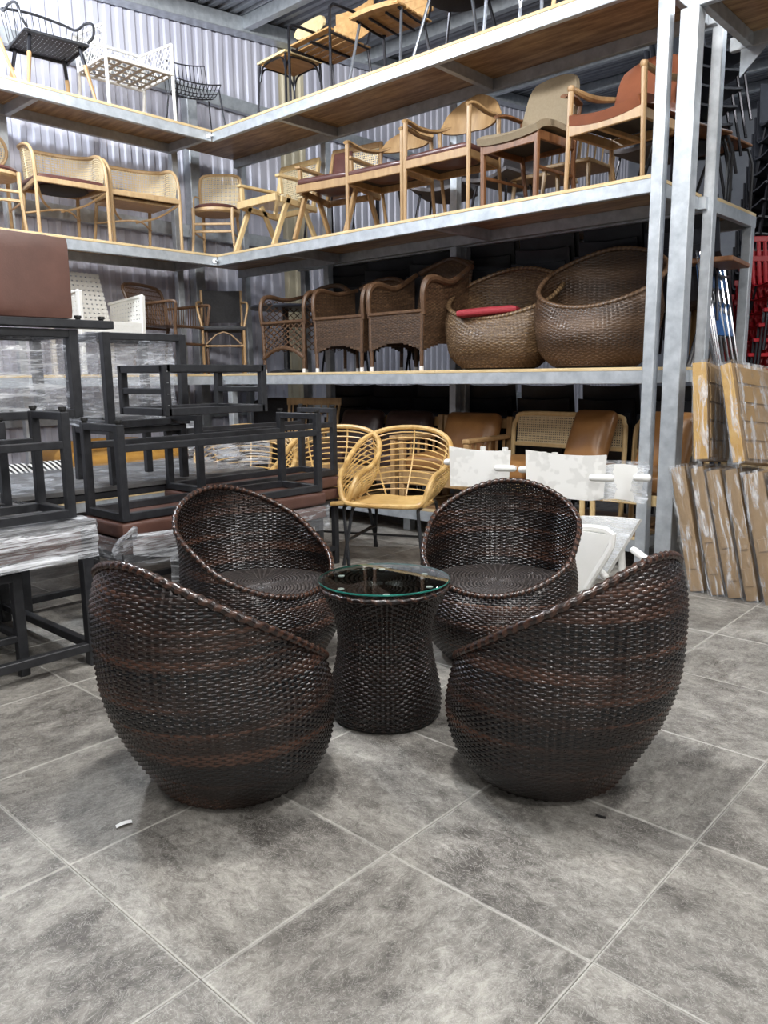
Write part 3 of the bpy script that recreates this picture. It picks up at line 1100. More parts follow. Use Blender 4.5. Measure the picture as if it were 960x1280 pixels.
def padded_chair(label, loc, rz):
    """khaki chair: low front legs, thick curved seat, tall padded back, short arms"""
    t = thing('padded_chair', label, 'chair', loc, rz, GL_M)
    for s in (-1, 1):
        mb = MB(); mb.bar((s * .225, -.23, 0), (s * .23, -.23, .44), .032, .036, up=(0, 1, 0), ch=.006); mb.out('leg', 'walnut', t)
        mb = MB(); mb.tube([(s * .2, .27, 0), (s * .215, .22, .3), (s * .23, .22, .50), (s * .25, .24, .68)], [.014, .018, .018, .014], 8, k=4); mb.out('leg', 'walnut', t)
        mb = MB(); mb.tube([(s * .25, .23, .665), (s * .275, .10, .68), (s * .285, -.02, .66)], [.02, .024, .02], 8, k=4, flat=(1.3, .6)); mb.out('armrest', 'walnut', t)
        rail(t, (s * .225, -.22, .40), (s * .222, .22, .40), .022, .06, 'walnut', 'side_rail')
        rail(t, (s * .222, -.22, .20), (s * .21, .22, .20), .014, .022, 'walnut', 'stretcher')
    rail(t, (-.225, -.235, .385), (.225, -.235, .385), .022, .075, 'walnut', 'front_rail')
    rail(t, (-.2, .22, .40), (.2, .22, .40), .02, .05, 'walnut', 'back_rail')
    mb = MB(); mb.sheet(grid(lambda u, v: (u * (.255 - .02 * v), -.27 + .48 * v, .46 + .035 * math.sin(PI * min(1, (1 - v) * 1.0)) * .4 + .02 * (u * u) - .05 * (1 - v) ** 6), np.linspace(-1, 1, 11), np.linspace(0, 1, 10)), .045)
    mb.out('seat', 'taupe_fabric', t)
    mb = MB(); mb.sheet(grid(lambda u, v: (u * (.235 - .035 * v - .04 * v ** 8), .18 + .12 * v + .03 * (1 - u * u), .49 + .44 * v - .03 * v ** 6 * u * u), np.linspace(-1, 1, 11), np.linspace(0, 1, 10)), .035)
    mb.out('backrest', 'taupe_fabric', t)
    mb = MB(); mb.box((0, 0, .415), (.42, .42, .012)); mb.out('seat_base', 'black_fabric', t)
    return t


def club_chair(label, loc, rz):
    """round-section frame with cognac leather seat and back"""
    t = thing('leather_armchair', label, 'chair', loc, rz, GL_M)
    for s in (-1, 1):
        leg(t, (s * .285, -.24, 0), (s * .265, -.235, .63), .014, .02, 'amber_wood')
        mb = MB(); mb.lathe([(0, .615), (.02, .617), (.026, .632), (.022, .65), (0, .655)], 10, (s * .264, -.237, 0)); mb.out('leg_knob', 'amber_wood', t)
        leg(t, (s * .25, .27, 0), (s * .245, .26, .66), .014, .018, 'amber_wood', mid=(s * .25, .2, .36))
        mb = MB(); mb.tube([(s * .264, -.25, .635), (s * .262, 0, .62), (s * .25, .26, .66)], [.019, .024, .018], 8, k=4); mb.out('armrest', 'amber_wood', t)
        rail(t, (s * .265, -.22, .37), (s * .248, .2, .36), .024, .06, 'amber_wood', 'side_rail')
    rail(t, (-.27, -.238, .375), (.27, -.238, .375), .024, .07, 'amber_wood', 'front_rail')
    rail(t, (-.24, .2, .36), (.24, .2, .36), .024, .06, 'amber_wood', 'back_rail')
    rail(t, (-.05, -.22, .355), (-.03, .2, .345), .03, .03, 'amber_wood', 'seat_rail')
    mb = MB(); mb.sheet(grid(lambda u, v: (u * .255, -.262 + .45 * v, .45 + .03 * u * u - .045 * (1 - v) ** 5 - .02 * v), np.linspace(-1, 1, 11), np.linspace(0, 1, 10)), .06)
    mb.out('seat', 'cognac_leather', t)
    mb = MB(); mb.sheet(grid(lambda u, v: (u * (.24 - .02 * v - .05 * v ** 7), .17 + .10 * v + .045 * (1 - u * u), .47 + .40 * v - .04 * v ** 5 * u * u), np.linspace(-1, 1, 11), np.linspace(0, 1, 10)), .04)
    mb.out('backrest', 'cognac_leather', t)
    mb = MB(); mb.box((0, -.01, .40), (.47, .40, .012)); mb.out('seat_base', 'black_fabric', t)
    return t


def cane_panel(root, P, nu, nv, w=.0082, name='cane_panel', m='cane', us=10, vs=8):
    mb = lattice(P, nu, nv, w, .002, us, vs)
    return mb.out(name, m, root, smooth=False)


def vleg_chair(label, loc, rz, frame, w, seat, pad=None, light=False):
    """V-legged chair with plank arms and a cane back"""
    t = thing('cane_back_chair', label, 'chair', loc, rz, GL_M)
    x = w / 2
    for s in (-1, 1):
        rail(t, (s * x, -.30, 0), (s * x, -.10, .46), .03, .05, frame, 'leg', ch=.006)
        rail(t, (s * x, .28, 0), (s * x, .03, .46), .03, .05, frame, 'leg', ch=.006)
        rail(t, (s * x, -.24, .615), (s * x, .24, .615), .055, .026, frame, 'armrest', ch=.006)
        rail(t, (s * x, .20, .40), (s * (x - .01), .30, .84), .03, .04, frame, 'back_post', ch=.006)
        rail(t, (s * x, -.20, .42), (s * x, .24, .38), .03, .05, frame, 'side_rail')
        rail(t, (s * x, -.19, .46), (s * x, -.20, .61), .03, .04, frame, 'arm_post', ch=.005)
    rail(t, (-x, -.25, .43), (x, -.25, .43), .03, .065, frame, 'front_rail')
    rail(t, (-x, .22, .39), (x, .22, .39), .03, .05, frame, 'back_rail')
    rail(t, (-x, .298, .84), (x, .298, .84), .03, .05, frame, 'top_rail', ch=.006)
    P = lambda u, v: np.array((-x + .015 + (2 * x - .03) * u, .215 + .08 * v, .48 + .34 * v))
    cane_panel(t, P, 24, 17)
    if pad:
        mb = MB(); mb.cushion((-.13, .235, .66), (.2, .03, .34), .014, .0, 5, Euler((-.22, 0, 0))); mb.out('back_pad', pad, t)
    if seat:
        mb = MB(); mb.cushion((0, -.03, .475), (w - .01, .47, .06), .028, .022, 8, Euler((R(-3), 0, 0))); mb.out('seat', seat, t)
    else:
        P2_ = lambda u, v: np.array((-x + .02 + (2 * x - .04) * u, -.25 + .46 * v, .452 - .02 * v))
        cane_panel(t, P2_, 26, 22, name='seat')
    return t


def bent_tub(label, loc, rz, w=.62, seat=True, d=.52):
    """bentwood tub chair: wrap-around cane back under a bent top rail that runs down into the front legs"""
    t = thing('cane_tub_chair', label, 'chair', loc, rz, 'cane chairs on the middle deck of the left rack')
    x = w / 2
    fm = 'oak'

    def outline(a, z):      # a from -1 (front right) over the back to 1
        th = a * PI * .5
        q = abs(math.sin(th))
        xx = math.copysign(min(1, abs(math.sin(th)) ** .7), a) * x
        yy = d / 2 * .92 * math.cos(th) ** .8 if abs(a) < 1 else 0
        return xx, yy
    top = []
    for a in np.linspace(-1, 1, 19):
        xx, yy = outline(a, 0)
        f = abs(a)
        top.append((xx * 1.0, yy * 1.1 - .02, .76 - .03 * f ** 2))
    front = [(-x, -d / 2 + .01, .0), (-x, -d / 2 + .012, .42), (-x, -d / 2 + .03, .60), (-x, -d / 2 + .10, .695), (-x, -.06, .73)]
    path = front + top[1:-1] + [(-a, b, c) for (a, b, c) in front[::-1]]
    mb = MB(); mb.tube(path, [.015] * 5 + [.018] * (len(top) - 2) + [.015] * 5, 8, k=3); mb.out('bent_rail', fm, t)

    def P(u, v):
        a = 2 * u - 1
        th = a
        if abs(a) > .72:
            f = (abs(a) - .72) / .28
            xx = math.copysign(x - .005, a); yy = -.02 - f * (d / 2 - .04)
            zt = .725 - .10 * f ** 2.5
        else:
            xx, yy = outline(a / .72, 0); yy = yy * 1.06 - .02; zt = .75 - .03 * (a / .72) ** 2
        return np.array((xx * (.93 + .07 * v), yy * (.95 + .05 * v), .455 + (zt - .46) * v))
    cane_panel(t, P, 68, 14, w=.0085, us=40, vs=4)
    ring = [(x * .97 * s2, yy, .43) for s2, yy in ((-1, -d / 2 + .03), (1, -d / 2 + .03))]
    for s in (-1, 1):
        leg(t, (s * (x - .05), d / 2 + .02, 0), (s * (x - .07), d / 2 - .06, .45), .013, .016, fm)
        rail(t, (s * (x - .01), -d / 2 + .03, .43), (s * (x - .06), d / 2 - .06, .43), .022, .04, fm, 'side_rail')
        mb = MB(); mb.tube([(s * (x - .01), -d / 2 + .02, .40), (s * (x - .12), -.05, .31), (s * (x - .26), .12, .27)], .010, 6, k=4); mb.out('brace', fm, t)
    rail(t, (-x, -d / 2 + .012, .43), (x, -d / 2 + .012, .43), .025, .042, fm, 'front_rail')
    rail(t, (-x + .06, d / 2 - .06, .43), (x - .06, d / 2 - .06, .43), .025, .042, fm, 'back_rail')
    mb = MB(); mb.tube([(-x + .05, d / 2 - .03, .24), (0, -.02, .26), (x - .05, d / 2 - .03, .24)], .009, 6, k=5); mb.out('stretcher', fm, t)
    if seat:
        mb = MB(); mb.cushion((0, -.01, .462), (w - .04, d - .05, .05), .024, .02, 8); mb.out('seat', 'maroon_leather', t)
        mb = MB(); mb.lathe([(0, .40), (.2, .402), (.23, .42)], 20, (0, 0, 0), 1, .9); mb.out('seat_base', 'black_fabric', t)
    else:
        mb = MB(); mb.box((0, -.01, .452), (w - .03, d - .06, .02), ch=.005); mb.out('seat', 'oak', t)
        mb = MB(); mb.box((0, -.01, .40), (w - .10, d - .16, .03), ch=.005); mb.out('apron', 'oak', t)
    return t


def bent_side(label, loc, rz, oval=False):
    """bentwood side chair with cane back"""
    t = thing('bentwood_chair', label, 'chair', loc, rz, 'cane chairs on the middle deck of the left rack')
    fm = 'oak'
    w = .21
    for s in (-1, 1):
        leg(t, (s * .21, -.20, 0), (s * .19, -.17, .45), .012, .018, fm, mid=(s * .19, -.19, .25))
        leg(t, (s * .19, .24, 0), (s * .17, .17, .46), .012, .016, fm)
        rail(t, (s * .19, -.18, .22), (s * .18, .2, .22), .012, .018, fm, 'stretcher')
    for z in (.30, .23):
        rail(t, (-.19, -.185, z), (.19, -.185, z), .018, .022, fm, 'stretcher')
    mb = MB(); mb.lathe([(0, .415), (.205, .415), (.225, .43), (.22, .455), (0, .455)], 24, (0, -.01, 0), 1, .95); mb.out('seat_frame', fm, t)
    mb = MB(); mb.lathe([(0, .452), (.215, .452), (.222, .47), (.20, .49), (0, .495)], 24, (0, -.01, 0), 1, .95); mb.out('seat', 'maroon_leather', t)
    if oval:
        pts = [(.2 * math.sin(a), .215 + .04 * (1 - math.cos(a)) * .5 + .02, .70 - .17 * math.cos(a)) for a in np.linspace(0, 2 * PI, 24, endpoint=False)]
        mb = MB(); mb.tube(pts, .014, 8, closed=True); mb.out('back_frame', fm, t)
        P = lambda u, v: np.array(((2 * u - 1) * .185 * max(.15, math.sqrt(max(0, 1 - (2 * v - 1) ** 2))), .235 + .04 * v, .54 + .32 * v))
        cane_panel(t, P, 16, 16)
        for s in (-1, 1):
            leg(t, (s * .15, .18, .44), (s * .12, .225, .57), .014, .012, fm, name='back_post')
    else:
        pts = [(-.18, .17, .43), (-.20, .2, .60), (-.205, .235, .76), (-.17, .25, .835), (0, .262, .85), (.17, .25, .835), (.205, .235, .76), (.20, .2, .60), (.18, .17, .43)]
        mb = MB(); mb.tube(pts, .015, 8, k=5); mb.out('back_frame', fm, t)
        P = lambda u, v: np.array(((2 * u - 1) * (.19 - .02 * max(0, v - .8) * 5), .185 + .065 * v, .50 + .34 * v))
        cane_panel(t, P, 19, 17)
        for s in (-1, 1):
            mb = MB(); mb.tube([(s * .205, .2, .62), (s * .235, .08, .6), (s * .22, -.02, .46)], .009, 6, k=4); mb.out('side_brace', fm, t)
    return t


# --- middle deck, right rack
zM = ZL[1]
club_chair('cognac leather armchair with a ball-topped wooden frame, next to the tall end post', (-1.165, 4.215, zM), R(-8))
padded_chair('khaki upholstered chair with dark wooden arms, left of the cognac leather armchair', (-1.885, 4.21, zM), R(-4))
elbow_chair('oak elbow chair with maroon seat and the tallest curved back board', (-2.555, 4.22, zM), R(2), .62, arm=.715, back_h=.24, frame='amber_wood')
elbow_chair('smaller amber elbow chair with brown seat, beside the dark V-legged chair', (-3.21, 4.24, zM), R(4), .60, arm=.69, frame='amber_wood', back_h=.15)
vleg_chair('V-legged brown wooden chair with maroon seat, pad and cane back', (-3.87, 4.28, zM), R(10), 'amber_wood', .54, 'maroon_leather', 'maroon_leather')
vleg_chair('chunky pale oak V-legged armchair with cane back, nearest the rack corner', (-4.70, 4.28, zM), R(0), 'pale_oak', .56, None)
# --- middle deck, left rack
LZ = R(90)
bent_side('bentwood chair with an oval cane back at the left picture edge', (-5.48, 1.95, zM), LZ - R(12), True)
bent_tub('wide bentwood tub chair of cane with a maroon cushion and dark underside', (-5.50, 2.55, zM), LZ - R(4), .60)
bent_tub('wide cane tub chair with bare wooden seat, left of the small cane-back chair', (-5.50, 3.24, zM), LZ - R(4), .66, False)
bent_side('small bentwood chair with a rounded square cane back in the rack corner', (-5.42, 4.10, zM), LZ - R(48))


# --- second row behind, middle deck
def bar_stool(label, loc, rz):
    t = thing('bar_stool', label, 'stool', loc, rz, 'black bar stools standing behind the front row')
    for sx in (-1, 1):
        for sy in (-1, 1):
            leg(t, (sx * .21, sy * .2, 0), (sx * .15, sy * .14, .62), .011, .011, 'dark_tube', 6)
        rail(t, (sx * .19, -.18, .2), (sx * .19, .18, .2), .016, .016, 'dark_tube', 'foot_rail')
    for sy in (-1, 1):
        rail(t, (-.19, sy * .18, .2), (.19, sy * .18, .2), .016, .016, 'dark_tube', 'foot_rail')
    mb = MB(); mb.cushion((0, 0, .64), (.36, .36, .04), .018, .0, 5); mb.out('seat', 'seat_board', t)
    mb = MB(); mb.tube([(-.15, .15, .63), (-.15, .18, .80), (-.10, .19, .86), (.10, .19, .86), (.15, .18, .80), (.15, .15, .63)], .010, 6, k=4); mb.out('back_frame', 'dark_tube', t)
    mb = MB(); mb.sheet(grid(lambda u, v: (u * .17, .175 + .02 * (1 - u * u), .74 + .1 * v), np.linspace(-1, 1, 7), (0, .5, 1)), .012); mb.out('backrest', 'seat_board', t)
    return t


s0 = bar_stool('black bar stool with wooden seat, behind the pale oak V-legged armchair', (-4.72, 5.00 - .02, zM), R(5))
dup(s0, (-4.15, 5.08, zM), R(-6), 'black bar stool with wooden seat, behind the brown V-legged chair')


def lounge_shell(label, loc, rz, m='grey_fabric'):
    t = thing('shell_chair', label, 'chair', loc, rz, 'grey shell chairs in the second row')
    mb = MB(); mb.sheet(grid(lambda u, v: (u * .25, -.24 + .48 * min(v * 2, 1) + .10 * max(0, v - .5) * 2, .44 + .05 * u * u - .02 * min(v * 2, 1) + .44 * max(0, v - .5) * 2), np.linspace(-1, 1, 9), np.linspace(0, 1, 13)), .03)
    mb.out('shell', m, t)
    for sx in (-1, 1):
        for sy in (-1, 1):
            leg(t, (sx * .23, sy * .22, 0), (sx * .17, sy * .15, .43), .011, .011, 'dark_tube', 6)
    return t


g0 = lounge_shell('grey woven shell chair behind the smaller amber elbow chair', (-3.35, 5.1, zM), R(20))
dup(g0, (-2.72, 5.12, zM), R(-8), 'grey woven shell chair behind the tallest curved back board')
dup(g0, (-1.42, 5.16, zM), R(-10), 'grey woven shell chair behind the cognac leather armchair')


def spindle_chair(label, loc, rz, group, m='oak', w=.44, h=.84, n=6):
    t = thing('spindle_chair', label, 'chair', loc, rz, group)
    for s in (-1, 1):
        leg(t, (s * (w / 2), -.22, 0), (s * (w / 2 - .03), -.18, .43), .013, .018, m)
        leg(t, (s * (w / 2 - .01), .23, 0), (s * (w / 2 - .03), .18, .43), .013, .018, m)
        rail(t, (s * (w / 2 - .02), -.2, .2), (s * (w / 2 - .02), .2, .2), .016, .02, m, 'stretcher')
        leg(t, (s * (w / 2 - .02), .18, .44), (s * (w / 2), .25, h), .015, .014, m, name='back_post')
    for k in range(n):
        xx = (k - (n - 1) / 2) * (w - .1) / (n - 1)
        leg(t, (xx, .185, .44), (xx * 1.03, .248, h - .02), .007, .007, m, 6, name='spindle')
    mb = MB(); mb.sheet(grid(lambda u, v: (u * (w / 2 + .02), .245 + .03 * (1 - u * u), h - .035 + .07 * v), np.linspace(-1, 1, 9), (0, .5, 1)), .02); mb.out('top_rail', m, t)
    mb = MB(); mb.cushion((0, -.01, .44), (w, .44, .035), .014, 0, 6); mb.out('seat', m, t)
    return t


p0 = spindle_chair('spindle-back oak chair in the second row behind the khaki chair', (-2.02, 5.14, zM), R(0), 'oak chairs in the second row of the middle deck')
dup(p0, (-2.42, 4.98 + .32, zM), R(8), 'spindle-back oak chair in the second row, half hidden by the tallest elbow chair')
# ---------------------------------------------------------------- top deck, right rack (seen from below)
zT = ZL[0]
GT = 'chairs on the top deck of the right rack'


def hoop_legs(t, w, d, h, m='dark_tube', r=.011):
    """two bent tube frames: front pair and rear pair of legs with curved corner braces"""
    for sx in (-1, 1):
        for sy in (-1, 1):
            leg(t, (sx * (w / 2 + .02), sy * (d / 2 + .02), 0), (sx * w / 2, sy * d / 2, h), r, r, m, 8)
    for sy in (-1, 1):
        mb = MB(); mb.tube([(-w / 2, sy * d / 2, h - .14), (-w / 2 + .03, sy * d / 2, h - .05), (-w / 2 + .09, sy * d / 2, h - .012), (w / 2 - .09, sy * d / 2, h - .012), (w / 2 - .03, sy * d / 2, h - .05), (w / 2, sy * d / 2, h - .14)], r * .8, 6, k=4)
        mb.out('corner_brace', m, t)
    for sx in (-1, 1):
        mb = MB(); mb.tube([(sx * w / 2, -d / 2, h - .14), (sx * w / 2, -d / 2 + .03, h - .05), (sx * w / 2, -d / 2 + .09, h - .012), (sx * w / 2, d / 2 - .09, h - .012), (sx * w / 2, d / 2 - .03, h - .05), (sx * w / 2, d / 2, h - .14)], r * .8, 6, k=4)
        mb.out('corner_brace', m, t)


t = thing('bistro_chair', 'bistro chair with a cream oval back board and X-shaped back stays', 'chair', (-4.40, 4.22, zT), R(-4), GT)
hoop_legs(t, .38, .38, .44)
mb = MB(); mb.cushion((0, 0, .455), (.42, .42, .028), .012, 0, 6); mb.out('seat', 'cream_wood', t)
mb = MB(); mb.box((0, 0, .436), (.36, .36, .012), ch=.003); mb.out('seat_panel', 'seat_board', t)
mb = MB(); mb.sheet(grid(lambda u, v: (u * .215, .235 + .035 * (1 - u * u) , .80 + (v - .5) * .13 * math.sqrt(max(.04, 1 - u ** 4)) + .02 * (1 - u * u)), np.linspace(-1, 1, 17), np.linspace(0, 1, 6)), .022); mb.out('backrest', 'cream_wood', t)
for s in (-1, 1):
    leg(t, (s * .19, .19, .44), (s * .19, .255, .80), .011, .011, 'dark_tube', name='back_post')
    mb = MB(); mb.bar((s * .16, .2, .45), (-s * .12, .25, .76), .024, .006); mb.out('back_stay', 'grey_tube', t)

t = thing('slatted_armchair', 'dark tubular armchair with slatted wooden seat, beside the cream-backed bistro chair', 'chair', (-3.88, 4.24, zT), R(-3), GT)
for s in (-1, 1):
    mb = MB(); mb.tube([(s * .265, -.25, 0), (s * .265, -.25, .55), (s * .265, -.235, .62), (s * .265, -.17, .65), (s * .265, .1, .65), (s * .265, .2, .66)], .012, 8, k=4); mb.out('arm_frame', 'dark_tube', t)
    leg(t, (s * .25, .25, 0), (s * .23, .2, .46), .012, .012, 'dark_tube')
    leg(t, (s * .23, .2, .46), (s * .25, .30, .86), .012, .012, 'dark_tube', name='back_post')
    rail(t, (s * .25, -.24, .44), (s * .235, .2, .43), .018, .022, 'dark_tube', 'side_rail')
rail(t, (0, -.24, .435), (0, .2, .425), .03, .016, 'dark_tube', 'seat_rail')
for k in range(6):
    y = -.22 + k * .082
    rail(t, (-.25, y, .458 - .02 * (k / 5) + (.012 if k == 0 else 0)), (.25, y, .458 - .02 * (k / 5) + (.012 if k == 0 else 0)), .066, .014, 'seat_board', 'slat', ch=.003)
for k in range(3):
    mb = MB(); z = .56 + k * .1
    mb.sheet(grid(lambda u, v: (u * .235, .215 + .025 * k + .04 * (1 - u * u), z + v * .088), np.linspace(-1, 1, 9), (0, 1)), .012); mb.out('back_slat', 'seat_board', t)

t = thing('slatted_chair', 'wooden slat chair with a bowed front seat board, cut off by the picture top', 'chair', (-3.20, 4.25, zT), R(6), GT)
for s in (-1, 1):
    leg(t, (s * .25, -.25, 0), (s * .2, -.16, .46), .012, .012, 'grey_tube')
    leg(t, (s * .24, .26, 0), (s * .2, .15, .46), .012, .012, 'dark_tube')
    mb = MB(); mb.tube([(s * .2, -.2, .45), (s * .2, .1, .44), (s * .21, .2, .5), (s * .22, .30, .88)], .011, 6, k=4); mb.out('side_frame', 'dark_tube', t)
    rail(t, (s * .08, -.2, .445), (s * .08, .2, .44), .02, .016, 'dark_tube', 'seat_rail')
for k in range(7):
    z = .475 - .012 * math.sin(k / 6 * PI) + (.0 if k else -.012)
    rail(t, (-.235, -.235 + k * .07, z), (.235, -.235 + k * .07, z), .06, .014, 'seat_board', 'slat', ch=.003)
mb = MB(); mb.sheet(grid(lambda u, v: (u * .23, -.275 + .03 * u * u, .45 + .035 * v), np.linspace(-1, 1, 9), (0, 1)), .016); mb.out('front_board', 'seat_board', t)
for k in range(4):
    z = .56 + k * .08
    mb = MB(); mb.sheet(grid(lambda u, v: (u * .23, .235 + .02 * k + .035 * (1 - u * u), z + v * .068), np.linspace(-1, 1, 9), (0, 1)), .012); mb.out('back_slat', 'seat_board', t)

t = thing('round_seat_chair', 'chair with a round black seat on shiny tube legs at the picture top', 'chair', (-2.55, 4.27, zT), R(10), GT)
for sx in (-1, 1):
    for sy in (-1, 1):
        leg(t, (sx * .27, sy * .24, 0), (sx * .16, sy * .15, .45), .012, .012, 'grey_tube' if sy < 0 else 'dark_tube')
mb = MB(); mb.lathe([(0, .43), (.20, .432), (.245, .455), (.235, .49), (.15, .505), (0, .508)], 28); mb.out('seat', 'black_fabric', t)
mb = MB(); mb.sheet(grid(lambda u, v: (.24 * math.sin(u * 1.5), .24 * math.cos(u * 1.5), .5 + .3 * v), np.linspace(-1, 1, 15), (0, .5, 1)), .02); mb.out('backrest', 'black_fabric', t)

t = thing('tube_chair', 'chair whose grey tube legs alone show at the picture top', 'chair', (-1.93, 4.25, zT), R(0), GT)
hoop_legs(t, .42, .40, .45, 'grey_tube', .012)
mb = MB(); mb.cushion((0, 0, .475), (.46, .44, .05), .022, .01, 6); mb.out('seat', 'black_fabric', t)
mb = MB(); mb.sheet(grid(lambda u, v: (u * .21, .21 + .06 * v + .03 * (1 - u * u), .52 + .3 * v), np.linspace(-1, 1, 9), (0, .5, 1)), .02); mb.out('backrest', 'black_fabric', t)

sp = spindle_chair('honey wooden chair whose legs show at the picture top beside the grey tube legs', (-1.40, 4.25, zT), R(0), GT, 'pale_oak')

# ---------------------------------------------------------------- top deck, left rack
GTL = 'chairs on the top deck of the left rack'


def woven_armchair(label, loc, rz, cut=False):
    t = thing('cord_armchair', label, 'chair', loc, rz, GTL)
    w, d = .25, .23
    for sx in (-1, 1):
        for sy in (-1, 1):
            a = Vector((sx * .27, sy * .27 if sy < 0 else .27, 0)); b = Vector((sx * .20, sy * .18, .42))
            m = a.lerp(b, .66)
            l = leg(t, a, m, .012, .019, 'amber_wood')
            mb = MB(); mb.tube([m, b], .016, 8); mb.out('leg_socket', 'dark_tube', l)
    fr = [(-w, -d, .43), (w, -d, .43), (w, d, .42), (-w, d, .42)]
    mb = MB(); mb.tube(fr, .014, 8, closed=True); mb.out('seat_frame', 'black_steel', t)
    P = lambda u, v: np.array((-w + 2 * w * u, -d + 2 * d * v, .43 - .012 * math.sin(PI * u) * math.sin(PI * v)))
    mb = lattice(P, 15, 14, .026, .004, 10, 10); mb.out('seat', 'black_cord', t, smooth=False)
    arm = [(-.24, -.26, .44), (-.285, -.27, .50), (-.30, -.24, .60), (-.30, -.08, .655), (-.29, .1, .66), (-.24, .26, .74), (0, .31, .78), (.24, .26, .74), (.29, .1, .66), (.30, -.08, .655), (.30, -.24, .60), (.285, -.27, .50), (.24, -.26, .44)]
    mb = MB(); mb.tube(arm, .011, 8, k=5); mb.out('arm_hoop', 'black_steel', t)
    mb = MB()
    for k in range(15):
        q = -1 + 2 * k / 14
        if abs(q) > .62:
            continue
        a = (q * .36, .27 + .03 * (1 - q * q), .745 + .03 * (1 - q * q)) if abs(q) < .5 else (q * .45, .2, .71)
        mb.tube([(q * .38, .22, .43), a], .0035, 5)
    for s in (-1, 1):
        for k in range(3):
            mb.tube([(s * .25, .16 - k * .12, .43), (s * .292, .18 - k * .13, .665)], .0035, 5)
    mb.out('back_rods', 'dark_tube', t)
    return t


woven_armchair('black cord armchair on splayed amber legs, third seat left of the rack corner', (-5.53, 2.545, zT), LZ - R(6))
t = thing('round_seat_chair', 'dark round-seated chair with a looped arm cut by the left picture edge', 'chair', (-5.52, 1.86, zT), LZ, GTL)
for sx in (-1, 1):
    for sy in (-1, 1):
        leg(t, (sx * .28, sy * .26, 0), (sx * .17, sy * .16, .44), .011, .017, 'amber_wood')
mb = MB(); mb.lathe([(0, .43), (.19, .432), (.225, .45), (.225, .48), (.19, .495), (0, .495)], 28); mb.out('seat', 'black_fabric', t)
mb = MB(); mb.tube([(.24 * math.sin(a) * 1.12, -.26 * math.cos(a) * .95, .60 + .10 * (1 - math.cos(a)) / 2) for a in np.linspace(.3, 2 * PI - .3, 14)], .011, 8, k=3); mb.out('arm_hoop', 'black_steel', t)
for s in (-1, 1):
    leg(t, (s * .16, .14, .46), (s * .2, .2, .69), .011, .011, 'black_steel', name='back_post')

# white strap armchair
t = thing('strap_armchair', 'white armchair of crossed straps with beige webbing under the seat', 'chair', (-5.54, 3.265, zT), LZ - R(2), GTL)
W2, D2, H2 = .32, .27, .66
for s in (-1, 1):
    mb = MB(); mb.tube([(s * W2, -D2, 0), (s * W2, -D2 + .01, .40), (s * W2, -D2 + .005, H2)], .015, 8, k=3); mb.out('leg', 'cord_white', t)
    mb = MB(); mb.tube([(s * (W2 - .01), D2 + .05, 0), (s * W2, D2 - .02, .40), (s * W2, D2 + .03, H2 + .05)], .015, 8, k=3); mb.out('leg', 'cord_white', t)
    mb = MB(); mb.tube([(s * W2, -D2 + .005, H2), (s * W2, D2 + .03, H2 + .05)], .013, 8); mb.out('armrest', 'cord_white', t)
    rail(t, (s * W2, -D2, .41), (s * W2, D2, .41), .022, .026, 'cord_white', 'side_rail')
    P = lambda u, v, s=s: np.array((s * W2, -D2 + (2 * D2 + .03 * v) * u, .42 + (H2 - .42 + .05 * u) * v))
    lattice(P, 9, 4, .011, .004, 4, 6, True).out('side_lattice', 'cord_white', t, smooth=False)
mb = MB(); mb.tube([(-W2, D2 + .03, H2 + .05), (W2, D2 + .03, H2 + .05)], .013, 8); mb.out('top_rail', 'cord_white', t)
rail(t, (-W2, -D2, .41), (W2, -D2, .41), .022, .03, 'cord_white', 'front_rail')
rail(t, (-W2, D2, .40), (W2, D2, .40), .022, .026, 'cord_white', 'back_rail')
P = lambda u, v: np.array((-W2 + 2 * W2 * u, D2 + .05 * v, .42 + (H2 - .37) * v))
lattice(P, 12, 4, .011, .004, 4, 6, True).out('back_lattice', 'cord_white', t, smooth=False)
P = lambda u, v: np.array((-W2 + 2 * W2 * u, -D2 + 2 * D2 * v, .405))
lattice(P, 6, 5, .034, .004, 4, 4).out('seat_webbing', 'strap_beige', t, 'beige seat webbing', smooth=False)

# grey wire chair
t = thing('wire_chair', 'grey wire mesh chair standing against the corrugated wall near the corner', 'chair', (-5.54, 3.98, zT), LZ - R(20), GTL)
P = lambda u, v: (np.array((-.21 + .42 * u, -.22 + .44 * min(1, v * 2), .43 - .05 * math.sin(PI * min(1, v * 2)) + .02 * (2 * u - 1) ** 2)) if v < .5 else
                  np.array((-.21 + .42 * u, .22 + .10 * (v - .5) * 2, .43 + .34 * (v - .5) * 2 + .02 * (2 * u - 1) ** 2)))
mb = MB()
for k in range(12):
    u = k / 11
    mb.tube([P(u, v) for v in np.linspace(0, 1, 12)], .0035, 5)
for v in (0, .08, .16, .24, .32, .40, .48, 1.0):
    mb.tube([P(u, v) for u in np.linspace(0, 1, 6)], .004 if 0 < v < 1 else .006, 5)
mb.out('wire_shell', 'dark_tube', t)
for sx in (-1, 1):
    for sy in (-1, 1):
        leg(t, (sx * .24, sy * .24, 0), (sx * .2, sy * .18, .42), .008, .008, 'dark_tube', 6)

